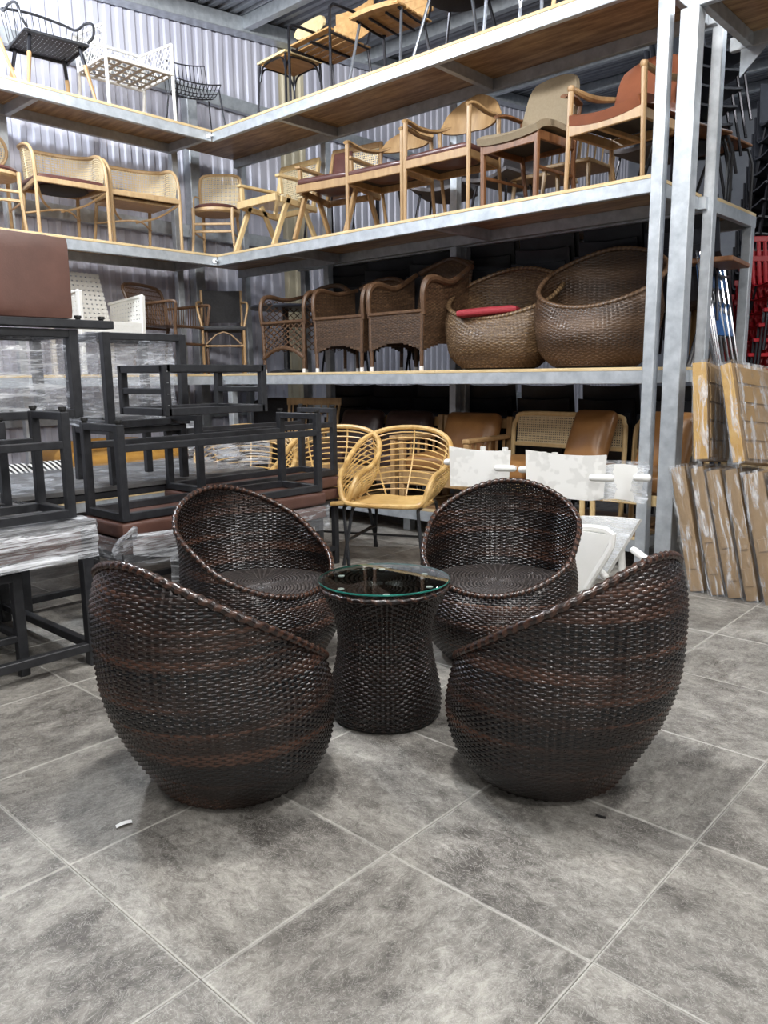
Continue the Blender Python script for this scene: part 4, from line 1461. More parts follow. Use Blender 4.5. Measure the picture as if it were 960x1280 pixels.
# ---------------------------------------------------------------- third deck, left rack
z3 = ZL[2]
t = thing('lounge_chair', 'white woven strap lounge chair beside the upright brown leather panel', 'chair', (-5.50, 2.78, z3), LZ + R(4))
for s in (-1, 1):
    mb = MB(); mb.bar((s * .30, -.26, 0), (s * .31, -.28, .70), .04, .045, ch=.006); mb.out('leg', 'cord_white', t)
    mb = MB(); mb.bar((s * .29, .24, 0), (s * .30, .22, .45), .04, .045, ch=.006); mb.out('leg', 'cord_white', t)
    P = lambda u, v, s=s: np.array((s * (.305 + .012 * v), -.27 + .52 * u, .42 + (.28 - .05 * u) * v))
    lattice(P, 12, 7, .03, .003, 6, 6).out('side_panel', 'cord_white', t, smooth=False)
    mb = MB(); mb.tube([(s * .315, -.28, .70), (s * .315, .26, .66)], .014, 6); mb.out('armrest', 'cord_white', t)
P = lambda u, v: np.array((-.29 + .58 * u, .20 + .16 * v, .44 + .50 * v))
lattice(P, 12, 12, .032, .003, 6, 6).out('backrest', 'cord_white', t, smooth=False)
P = lambda u, v: np.array((-.30 + .60 * u, -.27 + .48 * v, .45 - .02 * v))
lattice(P, 12, 10, .036, .003, 6, 6).out('seat', 'cord_white', t, smooth=False)
P = lambda u, v: np.array((-.31 + .62 * u, -.285, .36 + .10 * v))
lattice(P, 14, 3, .032, .003, 6, 4).out('front_apron', 'cord_white', t, smooth=False)

t = thing('rattan_armchair', 'brown rattan armchair turned sideways on the third deck near the corner', 'chair', (-5.46, 3.52, z3), LZ + R(22))
fr = 'rattan_brown'
for s in (-1, 1):
    leg(t, (s * .24, -.26, 0), (s * .26, -.24, .46), .014, .016, fr)
    leg(t, (s * .24, .26, 0), (s * .25, .2, .46), .014, .016, fr)
    mb = MB(); mb.tube([(s * .26, -.24, .40), (s * .275, -.27, .60), (s * .285, -.26, .66), (s * .29, -.1, .655), (s * .27, .2, .64)], .015, 8, k=4); mb.out('armrest', fr, t)
    P = lambda u, v, s=s: np.array((s * (.262 + .012 * v), -.24 + .44 * u, .45 + .2 * v))
    lattice(P, 16, 0, .010, .002, 2, 3).out('side_panel', fr, t, smooth=False)
mb = MB(); mb.tube([(-.25, .19, .43), (-.285, .26, .70), (-.24, .31, .84), (.24, .31, .84), (.285, .26, .70), (.25, .19, .43)], .017, 8, k=4); mb.out('back_frame', fr, t)
P = lambda u, v: np.array((-.26 + .52 * u, .20 + .10 * v, .46 + .37 * v))
lattice(P, 34, 8, .0105, .003, 8, 4).out('back_panel', fr, t, smooth=False)
P = lambda u, v: np.array((-.26 + .52 * u, -.24 + .44 * v, .455))
lattice(P, 24, 6, .018, .003, 4, 4).out('seat', fr, t, smooth=False)
for y, z in ((-.25, .44), (.2, .44), (-.25, .28)):
    mb = MB(); mb.tube([(-.26, y, z), (.26, y, z)], .013, 8); mb.out('stretcher', fr, t)

t = thing('bamboo_chair', 'bamboo-legged cafe chair with black seat and round arm in the rack corner', 'chair', (-5.36, 4.07, z3), LZ - R(35))
for s in (-1, 1):
    leg(t, (s * .2, -.2, 0), (s * .2, -.2, .42), .014, .014, 'amber_wood')
    leg(t, (s * .2, .22, 0), (s * .2, .2, .84), .014, .014, 'amber_wood')
    mb = MB(); mb.tube([(s * .2, .2, .72), (s * .245, .0, .70), (s * .24, -.16, .62), (s * .2, -.19, .44)], .012, 8, k=5); mb.out('armrest', 'amber_wood', t)
    mb = MB(); mb.tube([(s * .19, -.2, .27), (s * .07, -.2, .38), (0, -.2, .405)], .008, 6); mb.out('brace', 'bamboo_pale', t)
mb = MB(); mb.cushion((0, 0, .44), (.44, .44, .05), .02, .0, 5); mb.out('seat', 'black_fabric', t)
rail(t, (-.2, -.2, .27), (.2, -.2, .27), .016, .016, 'amber_wood', 'stretcher')
mb = MB(); mb.sheet(grid(lambda u, v: (u * .2, .2 + .05 * (1 - u * u), .52 + .32 * v), np.linspace(-1, 1, 9), (0, .5, 1)), .012); mb.out('backrest', 'black_fabric', t)
t = thing('round_table', 'black round table leaning its top above the bamboo-legged chair', 'table', (-4.80, 4.42, z3), R(0))
mb = MB(); mb.lathe([(0, .62), (.34, .62), (.35, .635), (.34, .65), (0, .65)], 32); o = mb.out('tabletop', 'black_plastic', t)
mb = MB(); mb.lathe([(.17, 0), (.17, .02), (.03, .04), (.03, .62)], 18); mb.out('pedestal', 'black_steel', t)

# ---------------------------------------------------------------- third deck, right rack: wicker armchairs
GW = 'brown wicker armchairs on the third deck'


def wicker_arm(label, loc, rz, w=.56, lat=False, big=False):
    t = thing('wicker_armchair', label, 'chair', loc, rz, GW)
    x = w / 2; d = .27; hs = .45; ha = .69
    bh = .88 if big else .80
    for s in (-1, 1):
        for y in (-d, d):
            l = leg(t, (s * (x - .02), y, .03), (s * (x - .01), y, hs), .016, .018, 'rattan_brown')
            mb = MB(); mb.tube([(s * (x - .02), y, 0), (s * (x - .02), y, .035)], .0175, 8); mb.out('ferrule', 'ferrule_white', l, 'white foot ferrule')
        # rolled arm
        mb = MB(); mb.tube([(s * x, -d, hs - .02), (s * (x + .005), -d - .01, ha - .10), (s * (x + .01), -d + .03, ha - .01), (s * (x + .01), -d + .12, ha + .015), (s * (x + .01), .05, ha), (s * (x - .01), d + .02, bh - .06)], [.02, .024, .03, .03, .026, .02] if big else [.018, .02, .022, .022, .02, .018], 8, k=4); mb.out('armrest', 'rattan_brown', t)

    def front(u, v):
        u = np.asarray(u); v = np.asarray(v)
        return u, v
    lw = 'wicker_brown'

    def panel(name, fn, nu, nv, pitch, seed, arch=0.0):
        rg = np.random.default_rng(seed)
        P = lambda u, v: fn(np.asarray(u) / nu, np.asarray(v) / nv)
        mk = None
        if arch:
            mk = lambda u, v: (v / nv) > arch * np.sin(PI * np.clip(u / nu, 0, 1)) - .02
        V, F, T = weave(P, nu, nv, pitch, .0026, 2, mk, half=.52, crown=.001, band=lambda i, us: rg.random(len(us)) * .55 + .35 * rg.random(), sw=.45, closed=False)
        tinted(name, V, F, np.where(T < 0, .3, T), lw, t)

    if lat:
        P = lambda u, v: np.array((-x + .02 + (2 * x - .04) * u, -d - .008, .17 + .27 * v - .05 * (1 - v) * (2 * u - 1) ** 2 * 1 + .04 * math.sin(PI * u) * (1 - v)))
        lattice(P, 7, 5, .009, .004, 2, 10, True).out('front_lattice', 'rattan_brown', t, smooth=False)
        mb = MB(); mb.tube([(-x + .01, -d - .005, .13), (-x * .5, -d - .005, .20), (0, -d - .005, .225), (x * .5, -d - .005, .20), (x - .01, -d - .005, .13)], .018, 8, k=4); mb.out('front_arch', 'rattan_brown', t)
        P = lambda u, v: np.array((-x + .02 + (2 * x - .04) * u, d + .02 + .05 * v, hs + (bh - hs - .06) * v))
        lattice(P, 7, 5, .009, .004, 2, 10, True).out('back_lattice', 'rattan_brown', t, smooth=False)
        for s in (-1, 1):
            P = lambda u, v, s=s: np.array((s * (x - .005), -d + 2 * d * u, .2 + (ha - .22) * v))
            lattice(P, 6, 8, .009, .004, 2, 10, True).out('side_lattice', 'rattan_brown', t, smooth=False)
    else:
        panel('front_panel', lambda u, v: np.stack([-x + 2 * x * u, -d - .01 + 0 * u, .16 + .30 * v], 1), 22, 26, .0115, 1, .22)
        for s in (-1, 1):
            panel('side_panel', lambda u, v, s=s: np.stack([s * (x + .004 * v), -d + 2 * d * u, .16 + (ha - .17 + (bh - ha - .05) * np.clip(u, 0, 1) ** 3) * v], 1), 20, 44, .0115, 2 + s, .12)
        panel('back_panel', lambda u, v: np.stack([-x + .02 + (2 * x - .04) * u, d + .09 * v + .05 * np.sin(PI * np.clip(u, 0, 1)) * v, .44 + (bh - .44 + (.05 if big else .02) * np.sin(PI * np.clip(u, 0, 1))) * v], 1), 22, 34, .0125, 7)
    mb = MB(); mb.tube([(-x, -d - .008, hs + .005), (x, -d - .008, hs + .005)], .016, 8); mb.out('front_roll', 'rattan_brown', t)
    mb = MB(); mb.tube([(-x + .01, d + .06, bh - .05), (-x * .5, d + .11, bh + .01), (0, d + .14, bh + (.05 if big else .03)), (x * .5, d + .11, bh + .01), (x - .01, d + .06, bh - .05)], .022, 8, k=4); mb.out('top_roll', 'rattan_brown', t)
    P = lambda u, v: np.array((-x + 2 * x * u, -d + 2 * d * v, hs - .01))
    lattice(P, 22, 26, .021, .002, 4, 4).out('seat', 'rattan_brown', t, smooth=False)
    return t


wicker_arm('brown rattan armchair of open diamond lattice, left of the closed wicker armchairs', (-4.36, 4.27, z3), R(2), .57, True)
wicker_arm('smaller closely woven wicker armchair, between the diamond lattice chair and the rolled-arm one', (-3.64, 4.27, z3), R(3), .56)
wicker_arm('largest wicker armchair with thick rolled arms, left of the red-cushioned nest chair', (-2.955, 4.27, z3), R(-3), .60, False, True)


def nest_band(kind):
    rg = np.random.default_rng(kind)

    def f(i, us):
        return np.clip(.25 + .5 * rg.random(len(us)) + .25 * rg.random(), 0, 1) if kind == 11 else np.clip(.35 + .2 * rg.random(len(us)) + .25 * math.sin(i * .35), 0, 1)
    return f


n1 = egg('nest_chair', 'light and dark rattan nest chair holding a red cushion', 'round nest chairs on the third deck', (-2.22, 4.37, z3), R(-80), material='wicker_mixed', hb=.77, hf=.36, nu=84, pitch=.0115, seed=3, bandf=nest_band(11), rim_r=.015)
n1.scale = (1.12, 1.26, 1.04)
n2 = egg('nest_chair', 'even brown woven nest chair beside the tall end post', 'round nest chairs on the third deck', (-1.42, 4.38, z3), R(-84), material='wicker_brown', hb=.77, hf=.36, nu=84, pitch=.0105, seed=4, bandf=nest_band(12), rim_r=.014)
n2.scale = (1.12, 1.26, 1.12)
mb = MB(); mb.cushion((-2.24, 4.27, z3 + .425), (.46, .44, .055), .026, .012, 8, Euler((0, R(-3), R(25))))
tag(mb.out('seat_cushion', 'red_fabric'), 'dark red cushion lying in the rattan nest chair', 'cushion')
# ---------------------------------------------------------------- honey rattan chairs on black legs
def rattan_chair(label, loc, rz):
    t = thing('rattan_chair', label, 'chair', loc, rz, 'honey rattan armchairs before the lower deck')
    half = [(0, -.275, .40), (.19, -.275, .405), (.25, -.265, .435), (.275, -.245, .52), (.295, -.18, .585), (.318, -.04, .62), (.325, .09, .685), (.285, .21, .775), (.17, .295, .835), (0, .32, .855)]
    loop = half + [(-x, y, z) for (x, y, z) in half[-2:0:-1]]
    rimp, _ = smooth_path([Vector(p) for p in loop], [1] * len(loop), 6, True)
    mb = MB(); mb.tube(rimp, .0165, 8, closed=True); mb.out('rim', 'rattan_wrap', t, 'rim wound with cane')
    rim = np.array([tuple(p) for p in rimp])
    N = len(rim)
    seat = []
    for i in range(N):
        a = 2 * PI * i / N
        seat.append((.20 * math.sin(a) * (1.1 if abs(math.sin(a)) > .5 else 1), -.245 * math.cos(a) if math.cos(a) > 0 else -.17 * math.cos(a), .40 - .015 * math.cos(a) ** 2))
    seat = np.array(seat)

    def P(i, v):
        q = seat[i] * (1 - v) + rim[i] * v
        q = q + np.array((q[0], q[1], 0)) * .16 * math.sin(PI * v)
        return q
    i0, i1 = int(N * .085), int(N * .915)
    mb = MB()
    for v in np.linspace(.12, .93, 11):
        mb.tube([P(i, v) for i in range(i0 + 2, i1 - 1, 3)], .0052, 5)
    mb.out('back_canes', 'rattan_honey', t)
    mb = MB()
    for i in range(i0 + 4, i1 - 3, 10):
        mb.tube([P(i, v) for v in np.linspace(0, 1, 8)], .0058, 5)
    mb.out('uprights', 'rattan_honey', t)
    mb = MB()
    for k in range(26):
        y = -.25 + k * .0165
        w = .255 if y < -.02 else .235 - .10 * ((y + .02) / .2) ** 2
        mb.tube([(-w, y, .402), (0, y, .390), (w, y, .402)], .0065, 5)
    mb.out('seat', 'rattan_honey', t)
    for s in (-1, 1):
        mb = MB(); mb.tube([(s * .25, -.27, 0), (s * .21, -.23, .33), (s * .205, -.20, .372), (s * .205, -.15, .378), (s * .2, .14, .372), (s * .2, .19, .36), (s * .205, .22, .32), (s * .24, .28, 0)], .0105, 8, k=4)
        mb.out('leg', 'black_steel', t)
        mb = MB(); mb.tube([(s * .232, -.25, .16), (s * .222, .25, .16)], .008, 6); mb.out('stretcher', 'black_steel', t)
    mb = MB(); mb.tube([(-.232, -.02, .16), (.232, -.02, .16)], .008, 6); mb.tube([(-.2, -.15, .376), (.2, -.15, .376)], .009, 6); mb.tube([(-.2, .15, .37), (.2, .15, .37)], .009, 6)
    mb.out('cross_bar', 'black_steel', t)
    return t


r1 = rattan_chair('nearest honey rattan armchair on black steel legs, directly behind the glass table', (-2.28, 3.21, 0), R(24))
r1.scale = (1.12, 1.12, 1.05)
dup(r1, (-2.76, 3.0, 0), R(24), 'second honey rattan armchair, partly behind the nearest one and the black frames')
dup(r1, (-3.34, 2.74, 0), R(50), 'farthest honey rattan armchair, seen only through the black metal frames')

# ---------------------------------------------------------------- sofas on the low platform
zp = ZL[3]
GS = 'sofas and settees on the low deck'


def wood_sofa(label, loc, rz, w, leather, n, fm='amber_wood'):
    t = thing('wooden_sofa', label, 'sofa', loc, rz, GS)
    x = w / 2
    for s in (-1, 1):
        rail(t, (s * x, -.33, 0), (s * x, -.33, .52), .05, .05, fm, 'leg', ch=.006)
        rail(t, (s * x, .30, 0), (s * x, .33, .70), .05, .05, fm, 'leg', ch=.006)
        rail(t, (s * x, -.36, .54), (s * x, .32, .54), .07, .035, fm, 'armrest', ch=.008)
        for k in range(5):
            rail(t, (s * x, -.22 + k * .11, .26), (s * x, -.22 + k * .11, .53), .02, .02, fm, 'spindle')
        rail(t, (s * x, -.33, .24), (s * x, .32, .22), .03, .08, fm, 'side_rail')
    rail(t, (-x, -.34, .23), (x, -.34, .23), .03, .12, fm, 'front_rail', ch=.006)
    rail(t, (-x, .33, .64), (x, .33, .64), .03, .08, fm, 'top_rail', ch=.006)
    rail(t, (-x, .32, .25), (x, .32, .25), .03, .08, fm, 'back_rail')
    for k in range(n):
        cx = -x + (k + .5) * w / n
        mb = MB(); mb.cushion((cx, -.02, .345), (w / n - .03, .64, .13), .05, .03, 8); mb.out('seat_cushion', leather, t)
        mb = MB(); mb.cushion((cx, .20, .53), (w / n - .08, .42, .12), .055, .05, 9, Euler((R(68), 0, R(random.uniform(-5, 5))))); mb.out('back_cushion', leather, t)
    return t


def cane_settee(label, loc, rz, w, n):
    t = thing('cane_settee', label, 'sofa', loc, rz, GS)
    x = w / 2
    mb = MB(); mb.tube([(-x, .25, 0), (-x, .27, .58), (-x + .02, .285, .68), (-x + .08, .29, .73), (0, .29, .735), (x - .08, .29, .73), (x - .02, .285, .68), (x, .27, .58), (x, .25, 0)], .019, 8, k=5); mb.out('back_frame', 'pale_oak', t)
    P = lambda u, v: np.array((-x + .03 + (2 * x - .06) * u, .275 + .015 * v, .50 + .22 * v))
    cane_panel(t, P, int(w / .02), 12, w=.0105)
    rail(t, (-x, .27, .49), (x, .27, .49), .025, .03, 'pale_oak', 'cane_rail')
    for s in (-1, 1):
        mb = MB(); mb.tube([(s * x, -.30, 0), (s * x, -.31, .28)], .019, 8); mb.out('leg', 'pale_oak', t)
        rail(t, (s * x, -.3, .24), (s * x, .26, .24), .03, .06, 'pale_oak', 'side_rail')
    rail(t, (-x, -.31, .235), (x, -.31, .235), .03, .07, 'pale_oak', 'front_rail', ch=.006)
    for k in range(n):
        cx = -x + (k + .5) * w / n
        mb = MB(); mb.cushion((cx, -.02, .335), (w / n - .02, .56, .13), .05, .03, 8); mb.out('seat_cushion', 'tan_leather', t)
        if k > 0 or n == 1:
            mb = MB(); mb.cushion((cx + .03, .15, .57), (w / n - .14, .44, .11), .05, .05, 9, Euler((R(66), 0, R(-6)))); mb.out('back_cushion', 'tan_leather', t)
    return t


wood_sofa('wooden sofa with two dark brown leather back cushions, behind the honey rattan chairs', (-3.58, 4.31, zp), R(2), 1.14, 'dark_leather', 2)
wood_sofa('wooden armchair with a glossy tan leather back cushion, left of the cane settee', (-2.60, 4.33, zp), R(4), .62, 'tan_leather', 1)
cane_settee('long cane-backed settee with tan leather cushions, behind the white plastic seats', (-1.76, 4.33, zp), R(-2), .98, 2)
cane_settee('narrow cane-backed settee cut by the tall steel end post', (-.44 - .10, 4.40, zp), R(-2), .52, 1).location = (-.93, 4.30, zp)
spindle_chair('pale wooden chair with a row of spindles, behind the black metal frames', (-4.42, 4.27, zp), R(20), None, 'oak', .56, .80, 7)
t = thing('storage_sofa', 'dark green-black sofa deep on the low deck beside the spindle chair', 'sofa', (-5.15, 4.36, zp), R(0))
mb = MB(); mb.cushion((0, 0, .24), (.74, .62, .38), .05, .02, 6); mb.out('base', 'black_fabric', t)
mb = MB(); mb.cushion((0, .24, .56), (.74, .18, .50), .06, .02, 6); mb.out('backrest', 'black_fabric', t)
egg_dark = egg('woven_tub', 'dark woven tub chair seen through the black frames at the rack corner', None, (-4.45, 3.30, 0), R(-60), material='wicker_espresso', nu=60, pitch=.014, seed=9)

# left low deck
t = thing('leather_sofa', 'mustard leather sofa with pale wooden leg, low behind the black frames at the left', 'sofa', (-5.50, 2.86, zp), LZ)
for cx in (-.62, .62):
    mb = MB(); mb.tube([(cx * .80, -.36, .26), (cx * .80, .30, .26)], .0, 4) if False else mb.cushion((cx * .9, -.03, .31), (.14, .62, .22), .06, .02, 8); mb.out('arm', 'mustard_leather', t)
mb = MB(); mb.cushion((0, -.05, .27), (1.0, .60, .20), .06, .03, 8); mb.out('seat_cushion', 'mustard_leather', t)
mb = MB(); mb.cushion((0, .24, .34), (1.0, .14, .24), .06, .03, 8); mb.out('back_cushion', 'mustard_leather', t)
for s in (-1, 1):
    for y in (-.31, .28):
        rail(t, (s * .56, y, 0), (s * .56, y, .24), .06, .06, 'pale_oak', 'leg', ch=.006)
for k, (yy, zz) in enumerate(((1.78, .60), (2.10, .62))):
    t = thing('striped_cushion', ('black and white striped cushion at the far left, behind the black metal frames', 'black and white striped cushion next to the mustard leather sofa')[k], 'cushion', (-5.20, yy, zp + .10), LZ, 'striped cushions on the left low deck')
    mb = MB(); mb.cushion((0, 0, .14), (.32, .26, .10), .045, .03, 8, Euler((R(75), 0, 0))); o = mb.out('cover', 'stripe_fabric', t)
# ---------------------------------------------------------------- black metal tables and benches at the left
SQ = .038


def sq(root, a, b, name, w=SQ, m='black_steel'):
    mb = MB(); mb.bar(a, b, w, w, ch=.003); return mb.out(name, m, root)


def film_sheet(root, fn, nu=24, nv=16, amp=.006, name='plastic_film', seed=0, label=None, vert=False, m='stretch_film'):
    rg = np.random.default_rng(seed)
    G = grid(fn, np.linspace(0, 1, nu), np.linspace(0, 1, nv))
    U, Vv = np.meshgrid(np.linspace(0, 1, nu), np.linspace(0, 1, nv))
    w = np.zeros(U.shape)
    for q in range(7):          # long tension wrinkles, mostly along one direction
        ku, kv = rg.normal(0, 3.0), rg.normal(0, 16.0)
        if vert: ku, kv = kv, ku
        w += np.sin(ku * U + kv * Vv + rg.random() * 6.3) * rg.random()
    du = np.gradient(G, axis=1); dv = np.gradient(G, axis=0)
    Nn = np.cross(du, dv); Nn /= np.linalg.norm(Nn, axis=2, keepdims=True) + 1e-12
    G = G + Nn * (w * amp * .55 + rg.normal(0, .22, w.shape) * amp)[:, :, None]
    m_ = m
    m, k = G.shape[:2]
    mb = MB()
    F = [(i * k + j, i * k + j + 1, (i + 1) * k + j + 1, (i + 1) * k + j) for i in range(m - 1) for j in range(k - 1)]
    mb.add(G.reshape(-1, 3), F)
    o = mb.out(name, m_, root, label, ang=25)
    return o


def wrap_box(root, x0, x1, y0, y1, z0, z1, amp=.006, seed=0, top=False, sides='XxYy', nu=18, nv=14):
    if 'X' in sides: film_sheet(root, lambda u, v: (x1, y0 + (y1 - y0) * u, z0 + (z1 - z0) * v), nu, nv, amp, seed=seed)
    if 'x' in sides: film_sheet(root, lambda u, v: (x0, y1 - (y1 - y0) * u, z0 + (z1 - z0) * v), nu, nv, amp, seed=seed + 1)
    if 'Y' in sides: film_sheet(root, lambda u, v: (x1 - (x1 - x0) * u, y1, z0 + (z1 - z0) * v), nu, nv, amp, seed=seed + 2)
    if 'y' in sides: film_sheet(root, lambda u, v: (x0 + (x1 - x0) * u, y0, z0 + (z1 - z0) * v), nu, nv, amp, seed=seed + 3)
    if top: film_sheet(root, lambda u, v: (x0 + (x1 - x0) * u, y0 + (y1 - y0) * v, z1), nu, nv, amp * .5, seed=seed + 4)


def bolts(root, pts):
    for p in pts:
        mb = MB(); mb.lathe([(.012, 0), (.012, .008), (.017, .010), (.017, .022), (0, .022)], 10, p); mb.out('glide', 'rubber_black', root)


def bench(label, loc, rz, L, W, H=.53, st=.08, seat='brown_leather', flip=False, group=None, film=False, railz=.11, name='bench'):
    """bench of square tube, long axis local Y; flip=True stands it on its seat, legs in the air"""
    t = thing(name, label, 'bench', loc, rz, group)

    def Z(z): return H - z if flip else z
    for sx in (-1, 1):
        for sy in (-1, 1):
            sq(t, (sx * (W / 2 - .02), sy * (L / 2 - .02), Z(0)), (sx * (W / 2 - .02), sy * (L / 2 - .02), Z(H - st)), 'leg')
        sq(t, (sx * (W / 2 - .02), -L / 2 + .035, Z(railz)), (sx * (W / 2 - .02), L / 2 - .035, Z(railz)), 'long_rail', .034)
        sq(t, (sx * (W / 2 - .02), -L / 2 + .035, Z(H - st - .02)), (sx * (W / 2 - .02), L / 2 - .035, Z(H - st - .02)), 'seat_rail')
    for sy in (-1, 1):
        sq(t, (-W / 2 + .035, sy * (L / 2 - .02), Z(.017)), (W / 2 - .035, sy * (L / 2 - .02), Z(.017)), 'foot_rail', .034)
        sq(t, (-W / 2 + .035, sy * (L / 2 - .02), Z(H - st - .02)), (W / 2 - .035, sy * (L / 2 - .02), Z(H - st - .02)), 'end_rail')
    if st:
        mb = MB(); mb.cushion((0, 0, Z(H - st / 2)), (W + .03, L + .03, st), .022, .004, 8); mb.out('seat', seat, t)
    if flip:
        bolts(t, [(sx * (W / 2 - .02) , sy * (L / 2 - .02), H) for sx in (-1, 1) for sy in (-1, 1)])
    if film:
        wrap_box(t, -W / 2 - .022, W / 2 + .022, -L / 2 - .022, L / 2 + .022, H - .14, H + .004, .006, 3, nu=36, nv=7)
    return t


GB = 'brown leather benches stacked seat to seat'
bench('upright brown leather bench wrapped in film, carrying an upturned bench', (-2.185, 1.63, 0), 0, 1.27, .36, .53, group=GB, film=True)
bench('upturned brown leather bench, legs up, on the wrapped bench', (-2.185, 1.63, .531), 0, 1.27, .36, .53, flip=True, group=GB)
bench('upright leather bench standing one row behind the wrapped bench', (-2.66, 2.30, 0), 0, 1.10, .36, .53, group=GB)
bench('upturned bench frame one row behind, its glides showing above the front bench', (-2.66, 2.30, .531), 0, 1.10, .36, .53, flip=True, group=GB)

# frame box lying on the upturned bench
t = thing('table_base', 'empty black box frame lying on top of the upturned bench', 'table base', (-2.30, 1.62, 1.083))
hx, hy, h = .20, .30, .25
t.location.z = 1.063 + .022
for sx in (-1, 1):
    for sy in (-1, 1):
        sq(t, (sx * hx, sy * hy, 0), (sx * hx, sy * hy, h), 'post')
    for z in (.019, h - .019):
        sq(t, (sx * hx, -hy, z), (sx * hx, hy, z), 'long_rail')
for sy in (-1, 1):
    for z in (.019, h - .019):
        sq(t, (-hx, sy * hy, z), (hx, sy * hy, z), 'cross_rail')
    sq(t, (-hx, sy * hy, h * .48), (hx, sy * hy, h * .48), 'middle_rail', .03)
mb = MB()
for k in range(4):
    mb.lathe([(0, 0), (.005, 0), (.005, .004), (0, .004)], 6, (hx + .02, -hy, .05 + .055 * k))
mb.out('screw', 'bolt_steel', t)


# plank-topped tables
def plank_table(label, x0, x1, y0, y1, H, n, along='y', leg_in=.03):
    t = thing('plank_table', label, 'table', ((x0 + x1) / 2, (y0 + y1) / 2, 0), 0, 'grey plank tables under the black frames')
    w, l = (x1 - x0), (y1 - y0)
    for k in range(n):
        pw = w / n
        mb = MB(); mb.box((-w / 2 + pw * (k + .5), 0, H - .014), (pw - .004, l, .028), ch=.003); mb.out('plank', 'grey_plank', t)
    for sx in (-1, 1):
        for sy in (-1, 1):
            sq(t, (sx * (w / 2 - leg_in), sy * (l / 2 - leg_in), 0), (sx * (w / 2 - leg_in), sy * (l / 2 - leg_in), H - .028), 'leg', .05)
        sq(t, (sx * (w / 2 - leg_in), -l / 2 + .05, .085), (sx * (w / 2 - leg_in), l / 2 - .05, .085), 'foot_rail')
        sq(t, (sx * (w / 2 - leg_in), -l / 2 + .05, H - .05), (sx * (w / 2 - leg_in), l / 2 - .05, H - .05), 'top_rail')
    for sy in (-1, 1):
        sq(t, (-w / 2 + .05, sy * (l / 2 - leg_in), H - .05), (w / 2 - .05, sy * (l / 2 - leg_in), H - .05), 'end_rail')
        sq(t, (-w / 2 + .05, sy * (l / 2 - leg_in), .085), (w / 2 - .05, sy * (l / 2 - leg_in), .085), 'end_rail')
    return t


ta = plank_table('grey plank table at the left edge, its brown apron swathed in silvery film', -2.95, -1.93, -.85, .81, .655, 7)
mb = MB(); mb.box((.485, 0, .575), (.03, 1.60, .10), ch=.004); mb.out('apron', 'brown_leather', ta, 'brown leather apron')
mb = MB(); mb.box((0, .80, .575), (.95, .03, .10), ch=.004); mb.out('apron', 'brown_leather', ta, 'brown leather apron')
film_sheet(ta, lambda u, v: (.524 + .006 * math.sin(9 * v + 3 * u), -.84 + 1.68 * u, .50 + .165 * v - .03 * (1 - u) * (1 - v)), 70, 14, .004, seed=11, m='layered_film')
film_sheet(ta, lambda u, v: (.52 - 1.04 * u, .842, .50 + .165 * v), 30, 12, .004, seed=12, m='layered_film')
film_sheet(ta, lambda u, v: (.525 - .16 * v, -.84 + 1.68 * u, .664 + .004 * math.sin(12 * u)), 60, 6, .003, seed=13, m='layered_film')
tb2 = plank_table('larger grey plank table wrapped in film, behind the leather benches', -3.95, -2.88, .86, 2.55, .66, 8)
film_sheet(tb2, lambda u, v: (-.53 + 1.06 * u, -.84 + 1.68 * v, .672 + .003 * math.sin(20 * v)), 40, 30, .0035, seed=14)
tc2 = plank_table('grey plank table at the far left in the second row', -4.05, -2.99, -.85, .80, .66, 7)

# bunched film hanging at the bench corner
t = thing('film_bundle', 'gathered bundle of clear stretch film hanging at the corner of the wrapped bench', 'plastic film', (-1.99, .93, .44))


def knot(u, v):
    a = 2 * PI * u
    r = .02 + .045 * math.sin(PI * v) ** .7 * (1 + .25 * math.sin(5 * a))
    return (.03 * math.sin(4 * v) + r * math.cos(a), .02 + .06 * v + r * math.sin(a) * .8, .02 + .12 * math.sin(PI * v) * .3 + r * math.sin(a + 1) + .07 * (1 - v))


film_sheet(t, knot, 22, 14, .006, seed=21, m='layered_film')
film_sheet(t, lambda u, v: (.03 + .02 * math.sin(6 * u), .08 + .75 * u, .02 + .10 * v * (1 - .3 * u) - .05 * math.sin(PI * u) * (1 - v)), 40, 7, .007, seed=22, m='layered_film')
film_sheet(t, lambda u, v: (.02 + .06 * math.sin(5 * u), .28 + .30 * u, -.02 - .22 * v * (1 + .2 * math.sin(7 * u))), 20, 10, .012, seed=23)

# nested bases under the first table
for k, (dx, dy, hh, lab) in enumerate(((-.02, -.12, .46, 'black metal stool frame nested under the film-wrapped plank table, nearer the aisle'),
                                      (-.02, -.62, .46, 'black metal stool frame nested under the film-wrapped plank table, at the picture edge'),
                                      (-.50, -.06, .44, 'black metal stool frame in the second row under the film-wrapped plank table'))):
    t = thing('stool_base', lab, 'stool', (-2.28 + dx, .42 + dy, 0), 0, 'black stool frames under the table')
    for sx in (-1, 1):
        for sy in (-1, 1):
            sq(t, (sx * .24, sy * .21, 0), (sx * .24, sy * .21, hh), 'leg', .042)
        sq(t, (sx * .24, -.2, hh - .02), (sx * .24, .2, hh - .02), 'top_rail')
        sq(t, (sx * .24, -.2, .17), (sx * .24, .2, .17), 'foot_rail', .03)
    for sy in (-1, 1):
        sq(t, (-.22, sy * .21, hh - .02), (.22, sy * .21, hh - .02), 'cross_rail')
        sq(t, (-.22, sy * .21, .17), (.22, sy * .21, .17), 'cross_rail', .03)

